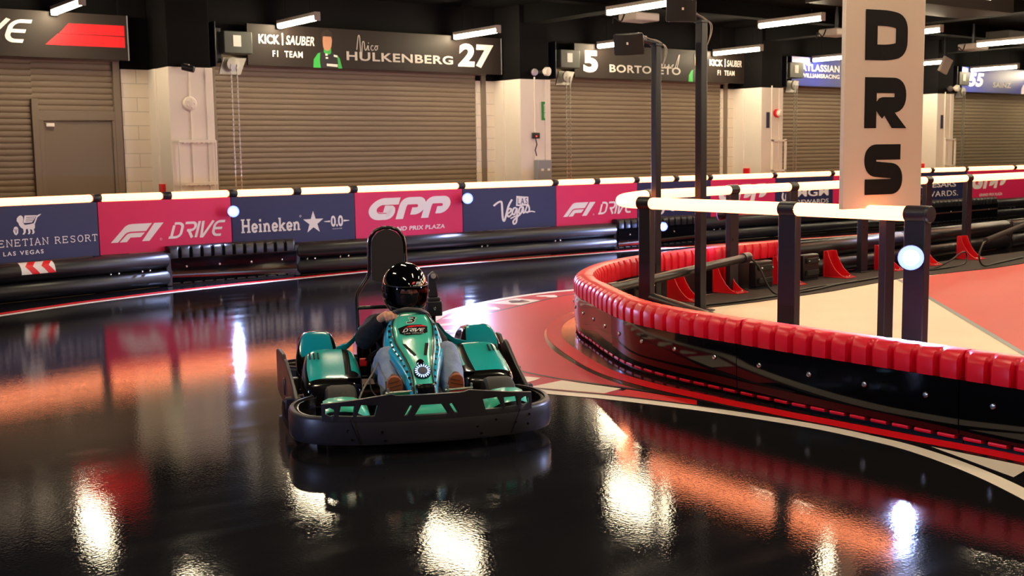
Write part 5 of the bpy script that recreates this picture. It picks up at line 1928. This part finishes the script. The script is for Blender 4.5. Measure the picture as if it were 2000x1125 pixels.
# ================================================================== DRIVER
M['jacket'] = mat('dark_jacket_cloth', '17161c', .8, var=.3, vscale=9, bump=.25, bscale=30)
M['jacket_olive'] = mat('olive_vest_cloth', '2a2418', .8, var=.3, vscale=9, bump=.25, bscale=40)
M['jeans'] = mat('blue_denim', '8492a8', .8, var=.25, vscale=16, bump=.25, bscale=120)
M['sole'] = mat('brown_shoe_sole', 'a4552c', .6, var=.12, vscale=40)
M['shoe'] = mat('brown_suede', '5a3522', .8, var=.2, vscale=30)
M['helmet'] = mat('gloss_black_helmet', '08070a', .08, coat=1.0)
M['helmet_trim'] = mat('helmet_trim_rubber', '17151a', .35)
M['hair'] = mat('dark_hair', '1c1210', .6)
M['eye_white'] = mat('eye_white', 'd8d0c8', .2)
M['iris'] = mat('dark_iris', '20120c', .15)
M['lip'] = mat('lip', '8c4a40', .5)
vm = bpy.data.materials.new('tinted_visor')
vm.use_nodes = True
nt = vm.node_tree
nt.nodes.clear()
o_ = nt.nodes.new('ShaderNodeOutputMaterial')
mx = nt.nodes.new('ShaderNodeMixShader')
tr = nt.nodes.new('ShaderNodeBsdfTransparent')
tr.inputs[0].default_value = (.80, .74, .72, 1)
gl = nt.nodes.new('ShaderNodeBsdfGlossy')
gl.inputs[1].default_value = .05
fre = nt.nodes.new('ShaderNodeFresnel')
fre.inputs[0].default_value = 1.55
nt.links.new(fre.outputs[0], mx.inputs[0])
nt.links.new(tr.outputs[0], mx.inputs[1])
nt.links.new(gl.outputs[0], mx.inputs[2])
nt.links.new(mx.outputs[0], o_.inputs[0])
M['visor'] = vm

HC = V((.058, .285, .700))
HY = math.radians(13)
HR = Matrix.Rotation(HY, 3, 'Z') @ Matrix.Rotation(.06, 3, 'X')


def hp(x, y, z):
    return HC + HR @ V((x, y, z))


def fuse(mb, name, m, parent, voxel, smooth=6, wrinkle=0.0, wscale=.12):
    o = mb.build(name, m, parent, smooth=180, fix=False)
    r = o.modifiers.new('fuse', 'REMESH')
    r.mode = 'VOXEL'
    r.voxel_size = voxel
    r.use_smooth_shade = True
    s = o.modifiers.new('soften', 'SMOOTH')
    s.iterations = smooth
    s.factor = .5
    if wrinkle:
        tx = bpy.data.textures.new(name + '_folds', 'CLOUDS')
        tx.noise_scale = wscale
        d = o.modifiers.new('folds', 'DISPLACE')
        d.texture = tx
        d.strength = wrinkle
        d.mid_level = .5
    return o


SH = {-1: V((-.118, .325, .475)), 1: V((.165, .345, .465))}
EL = {-1: V((-.200, .155, .430)), 1: V((.225, .13, .385))}
WR = {-1: V((-.122, -.002, .566)), 1: V((.155, .05, .505))}
KN = {-1: V((-.112, -.27, .375)), 1: V((.218, -.27, .385))}
AN = {-1: V((-.120, -.535, .195)), 1: V((.216, -.525, .190))}
HIP = {-1: V((-.07, .22, .20)), 1: V((.13, .22, .20))}
b = MB()
b.tube([(.02, .28, .18), (.02, .33, .30), (.03, .345, .42), (.045, .325, .50)], [.10, .115, .12, .08], 20)
b.tube([(.045, .33, .48), hp(0, .02, -.10)], .052, 16)
for s in (-1, 1):
    b.tube([V((.03 + s * .02, .335, .47)), SH[s]], [.07, .058], 16)
    b.tube([SH[s], SH[s].lerp(EL[s], .5), EL[s]], [.056, .048, .041], 16)
    b.tube([EL[s], EL[s].lerp(WR[s], .35), WR[s]], [.041, .038, .025], 16)
    b.tube([HIP[s], HIP[s].lerp(KN[s], .5), KN[s]], [.085, .075, .056], 18)
    b.tube([KN[s], KN[s].lerp(AN[s], .35), AN[s]], [.056, .056, .036], 16)
    b.tube([AN[s], AN[s] + V((0, -.05, .07))], [.036, .034], 14)
    b.ball(SH[s], .060, 16).ball(KN[s], .057, 16).ball(EL[s], .042, 14)
# head: skull, jaw, cheeks, nose, brow, ears
b.ball(hp(0, .005, .015), (.073, .090, .100), 28)
b.ball(hp(0, -.030, -.055), (.052, .052, .055), 20)
b.ball(hp(0, -.058, -.088), (.022, .018, .016), 14)
b.tube([hp(0, -.086, .020), hp(0, -.097, .0), hp(0, -.107, -.022)], [.008, .010, .013], 12)
b.tube([hp(-.045, -.072, .034), hp(-.02, -.086, .036), hp(.02, -.086, .036), hp(.045, -.072, .034)], .010, 10)
for s in (-1, 1):
    b.ball(hp(s * .040, -.060, -.018), (.022, .022, .022), 14)
    b.ball(hp(s * .012, -.096, -.026), .008, 10)
    b.ball(hp(s * .073, .01, -.002), (.008, .018, .028), 12)
    # hand closed over the rim
    fx = (lambda p: V(p)) if s < 0 else (lambda p: V((.050 - p[0], p[1] + .045, p[2] - .055)))
    wr = WR[s]
    palm = fx((-.086, -.036, .590))
    b.tube([wr, wr.lerp(palm, .5), palm], [.024, .027, .027], 14)
    KNU = [(-.106, -.058, .590), (-.090, -.066, .601), (-.071, -.069, .606), (-.051, -.066, .602)]
    RAD = [.0085, .0095, .0098, .0095]
    for j, q in enumerate(KNU):
        q = V(q)
        ln = (.8, .95, 1.0, .93)[j]
        f0 = fx(q)
        f1 = fx(q + V((.004, -.027 * ln, -.008)))
        f2 = fx(q + V((.008, -.031 * ln, -.030 * ln)))
        f3 = fx(q + V((.011, -.016 * ln, -.044 * ln)))
        b.tube([palm.lerp(f0, .3), f0], [.015, RAD[j] * 1.12], 10)
        b.tube([f0, f1, f2, f3], [RAD[j] * 1.12, RAD[j] * 1.0, RAD[j] * .92, RAD[j] * .8], 10)
        b.ball(f0, RAD[j] * 1.15, 10).ball(f1, RAD[j] * 1.02, 10).ball(f3, RAD[j] * .82, 10)
    t0, t1, t2 = fx((-.078, -.024, .574)), fx((-.050, -.036, .566)), fx((-.036, -.054, .560))
    b.tube([palm, t0, t1, t2], [.016, .013, .0105, .009], 10)
    b.ball(t2, .0092, 10)
D = fuse(b, 'person', 'skin', None, .0042, 4)
D.location, D.rotation_euler = KO, (0, 0, KA)
tag(D, 'kart driver in dark jacket, blue jeans and glossy black full-face helmet, steering', 'person')

# face details
for s in (-1, 1):
    e = MB().ball(hp(s * .032, -.074, .012), .0125, 16).build('eye', 'eye_white', D)
    MB().ball(hp(s * .032 + .003, -.0835, .011), (.006, .0045, .006), 12).build('iris', 'iris', e)
    MB().tube([hp(s * .016, -.092, .031), hp(s * .034, -.088, .038), hp(s * .052, -.072, .032)], [.004, .005, .003], 8).build('eyebrow', 'hair', D)
MB().tube([hp(-.022, -.078, -.058), hp(0, -.087, -.056), hp(.022, -.078, -.058)], [.003, .006, .003], 8).build('mouth', 'lip', D)
h = MB()
rings = []
for i in range(9):
    th = .02 + 1.35 * i / 8
    rings.append([hp(.079 * math.sin(th) * math.cos(a), .012 + .096 * math.sin(th) * math.sin(a) * (1 if math.sin(a) > 0 else (.86 if i > 5 else 1)), .02 + .105 * math.cos(th)) for a in [2 * PI * k / 24 for k in range(24)]])
h.loft(rings)
h.build('hair', 'hair', D, smooth=60)

# balaclava with an eye opening
vs, fs = [], []
for i in range(25):
    for k in range(48):
        phi, th = -PI + 2 * PI * k / 48, .02 + 2.7 * i / 24
        sn = math.sin(th)
        vs.append(hp(.083 * sn * math.sin(phi), -(.118 if math.cos(phi) > 0 else .098) * sn * math.cos(phi), .006 + .118 * math.cos(th) - (.02 if th > 2 else 0)))
for i in range(24):
    for k in range(48):
        phi, th = -PI + 2 * PI * (k + .5) / 48, .02 + 2.7 * (i + .5) / 24
        if abs(phi) < .86 and 1.14 < th < 1.74:
            continue
        k2 = (k + 1) % 48
        fs.append((i * 48 + k, i * 48 + k2, (i + 1) * 48 + k2, (i + 1) * 48 + k))
MB().add(vs, fs).tube([V((.045, .34, .46)), hp(0, .02, -.06)], .062, 20).build('balaclava', 'jacket', D, smooth=60)

# jacket: sleeves, body, collar
j = MB()
j.tube([(.02, .20, .20), (.02, .28, .27), (.025, .325, .36), (.03, .335, .44), (.04, .33, .495)], [.125, .14, .15, .148, .10], 22)
for s in (-1, 1):
    j.tube([V((.03, .335, .45)), SH[s] + V((s * .002, 0, 0))], [.10, .080], 18)
    j.ball(SH[s], .078, 16)
    j.tube([SH[s], SH[s].lerp(EL[s], .5), EL[s]], [.076, .070, .066], 18)
    j.ball(EL[s], .066, 16)
    j.tube([EL[s], EL[s].lerp(WR[s], .5), WR[s] - (WR[s] - EL[s]).normalized() * .008], [.066, .056, .040], 18)
fuse(j, 'jacket', 'jacket', D, .008, 4, .016, .07)
c = MB()
rings = []
for i, (dz, r) in enumerate(((-.02, .088), (.02, .082), (.055, .080), (.055, .074), (.02, .074))):
    rings.append([V((.047 + r * math.cos(a), .318 + r * 1.08 * math.sin(a), .505 + dz + .018 * math.sin(a))) for a in [2 * PI * k / 28 for k in range(28)]])
c.loft(rings, caps=False)
c.build('collar', 'jacket_olive', D, smooth=60)
# jeans
q = MB()
q.tube([(-.10, .24, .20), (.16, .24, .20)], .10, 20)
for s in (-1, 1):
    q.tube([HIP[s], HIP[s].lerp(KN[s], .5), KN[s]], [.10, .090, .072], 20)
    q.ball(KN[s], .073, 18)
    q.tube([KN[s], KN[s].lerp(AN[s], .5), AN[s] + V((0, .015, .02))], [.072, .072, .062], 20)
fuse(q, 'jeans', 'jeans', D, .008, 4, .014, .06)
# shoes with the soles turned to the front
for s in (-1, 1):
    o = V((-.122, -.632, .338)) if s < 0 else V((.214, -.625, .332))     # toe tip
    up = V((0, .22, .975)).normalized()          # along the sole from heel to toe: up and slightly back
    up = V((.03 * s, -.20, .98)).normalized()
    rt = V((1, 0, 0))
    nn = rt.cross(up).normalized()              # towards the front
    if nn.y > 0:
        nn = -nn
    SO = [(0, 0), (.020, -.004), (.036, -.020), (.043, -.050), (.044, -.085), (.038, -.12), (.033, -.16), (.035, -.20), (.033, -.232), (.018, -.25), (0, -.254)]
    SO = SO + [(-a, b_) for a, b_ in SO[-2:0:-1]]
    so = MB()
    k = len(SO)
    L0 = [o + rt * a + up * b_ + nn * .0 for a, b_ in SO]
    L1 = [p - nn * .022 for p in L0]
    so.loft([L0, L1])
    sh = so.build('shoe_sole', 'sole', D, bevel=.004)
    gr = MB()
    for g in range(9):
        yv = -.03 - g * .024
        hw = .034 if g > 0 else .026
        gr.box(o + up * yv + nn * .0012 + rt * (.004 if g % 2 else -.004), (hw * 2, .003, .004), Matrix.Rotation(.22 * s, 3, 'Y'))
    gr.build('tread', 'shoe', sh, smooth=0)
    upr = MB()
    rings = []
    for (b_, hw, dp) in ((-.002, .018, .030), (-.03, .038, .050), (-.07, .043, .062), (-.12, .040, .080), (-.17, .038, .10), (-.22, .036, .105), (-.252, .026, .09)):
        c_ = o + up * b_ - nn * .016
        rings.append([c_ + rt * (hw * math.cos(a)) - nn * (dp * max(0, math.sin(a)) + .002) for a in [PI * m_ / 8 for m_ in range(9)]])
    upr.loft(rings)
    upr.build('shoe_upper', 'shoe', D, smooth=60)

# helmet shell
NA, NT = 72, 44


def hel(phi, th, k=1.0):
    """phi: azimuth from straight ahead, th from the crown."""
    sx, cx_ = math.sin(phi), math.cos(phi)
    front = max(0, cx_)
    ry = .166 if cx_ > 0 else .158
    zz = math.cos(th)
    r = math.sin(th) ** .92
    x = .137 * r * sx
    y = -ry * r * cx_
    z = .163 * zz
    if zz < -.25:      # chin bar pushes forward, back tucks in
        t = (-.25 - zz)
        y += -front * .05 * t - (1 - front) * .0
        x *= 1 + .10 * t
    return hp(x * k, (y * k) + .006, z * k)


TH1 = 2.62
V0, V1, VA = 1.40, 2.22, 1.22


def open_(phi, th):
    return abs(phi) < VA and V0 < th < V1 - .10 * (abs(phi) / VA) ** 2


b = MB()
vs, fs = [], []
for i in range(NT + 1):
    for k in range(NA):
        phi = -PI + 2 * PI * k / NA
        th = .001 + (TH1 - .001) * i / NT
        vs.append(hel(phi, th))
for i in range(NT):
    for k in range(NA):
        phi = -PI + 2 * PI * (k + .5) / NA
        th = TH1 * (i + .5) / NT
        if open_(phi, th):
            continue
        k2 = (k + 1) % NA
        fs.append((i * NA + k, i * NA + k2, (i + 1) * NA + k2, (i + 1) * NA + k))
b.add(vs, fs)
he = b.build('helmet', 'helmet', D, smooth=60)
sd = he.modifiers.new('shell', 'SOLIDIFY')
sd.thickness = .014
# visor
b = MB()
NV = 30
rings = [[hel(-VA - .14 + (2 * VA + .28) * k / NV, V0 - .05 + (V1 - V0 + .07 - .10 * (abs(-VA - .14 + (2 * VA + .28) * k / NV) / VA) ** 2) * i / 14, 1.022) for k in range(NV + 1)] for i in range(15)]
b.loft(rings, closed=False)
b.build('visor', 'visor', he, smooth=80)
edge_pts = rings[0] + [r[-1] for r in rings[1:]] + rings[-1][::-1] + [r[0] for r in rings[::-1][1:-1]]
MB().tube(edge_pts, .0035, 6, closed=True).build('visor_trim', 'helmet_trim', he, smooth=60)
for s in (-1, 1):
    p = hel(s * (VA + .12), 1.72, 1.03)
    n = (p - hel(s * (VA + .12), 1.72, .9)).normalized()
    MB().lathe([(.022, -.004), (.022, .003), (.016, .008), (0, .009)], p, n, 20).build('visor_pivot', 'helmet_trim', he)
rim = [hel(-PI + 2 * PI * k / 60, TH1, 1.0) for k in range(60)]
MB().tube(rim, .009, 8, closed=True).build('neck_roll', 'helmet_trim', he, smooth=60)
# printed marks above the visor
def hel_put(name, polys, m, k=1.004):
    mb = MB()
    for p in polys:
        tri = tessellate_polygon([[V((a, c, 0)) for a, c in p]])
        mb.add([hel(a, 1.30 - c, k) for a, c in p], [tuple(t) for t in tri])
    return mb.build(name, m, he, smooth=0, fix=False)


hel_put('red_mark', fit(F1_LOGO()[:2], -.10, .06, .10, .15), 'red_film')
hel_put('word_mark', fit(DRIVE_WORD(), .12, .05, .46, .14), 'white_ink')
hel_put('caption', ftext('LAS VEGAS', -.02, -.01, .44, .03), 'white_ink')
for s in (-1, 1):
    st_ = [hel(s * (.9 + .05 * t_), 2.30 - .02 * t_ + .05 * (t_ % 3), 1.004) for t_ in range(5)]
    MB().tube([hel(s * 1.35, 2.12, 1.003), hel(s * 1.22, 2.24, 1.003), hel(s * 1.26, 2.34, 1.003)], .0035, 6).build('chin_vent', 'lamp_case', he)
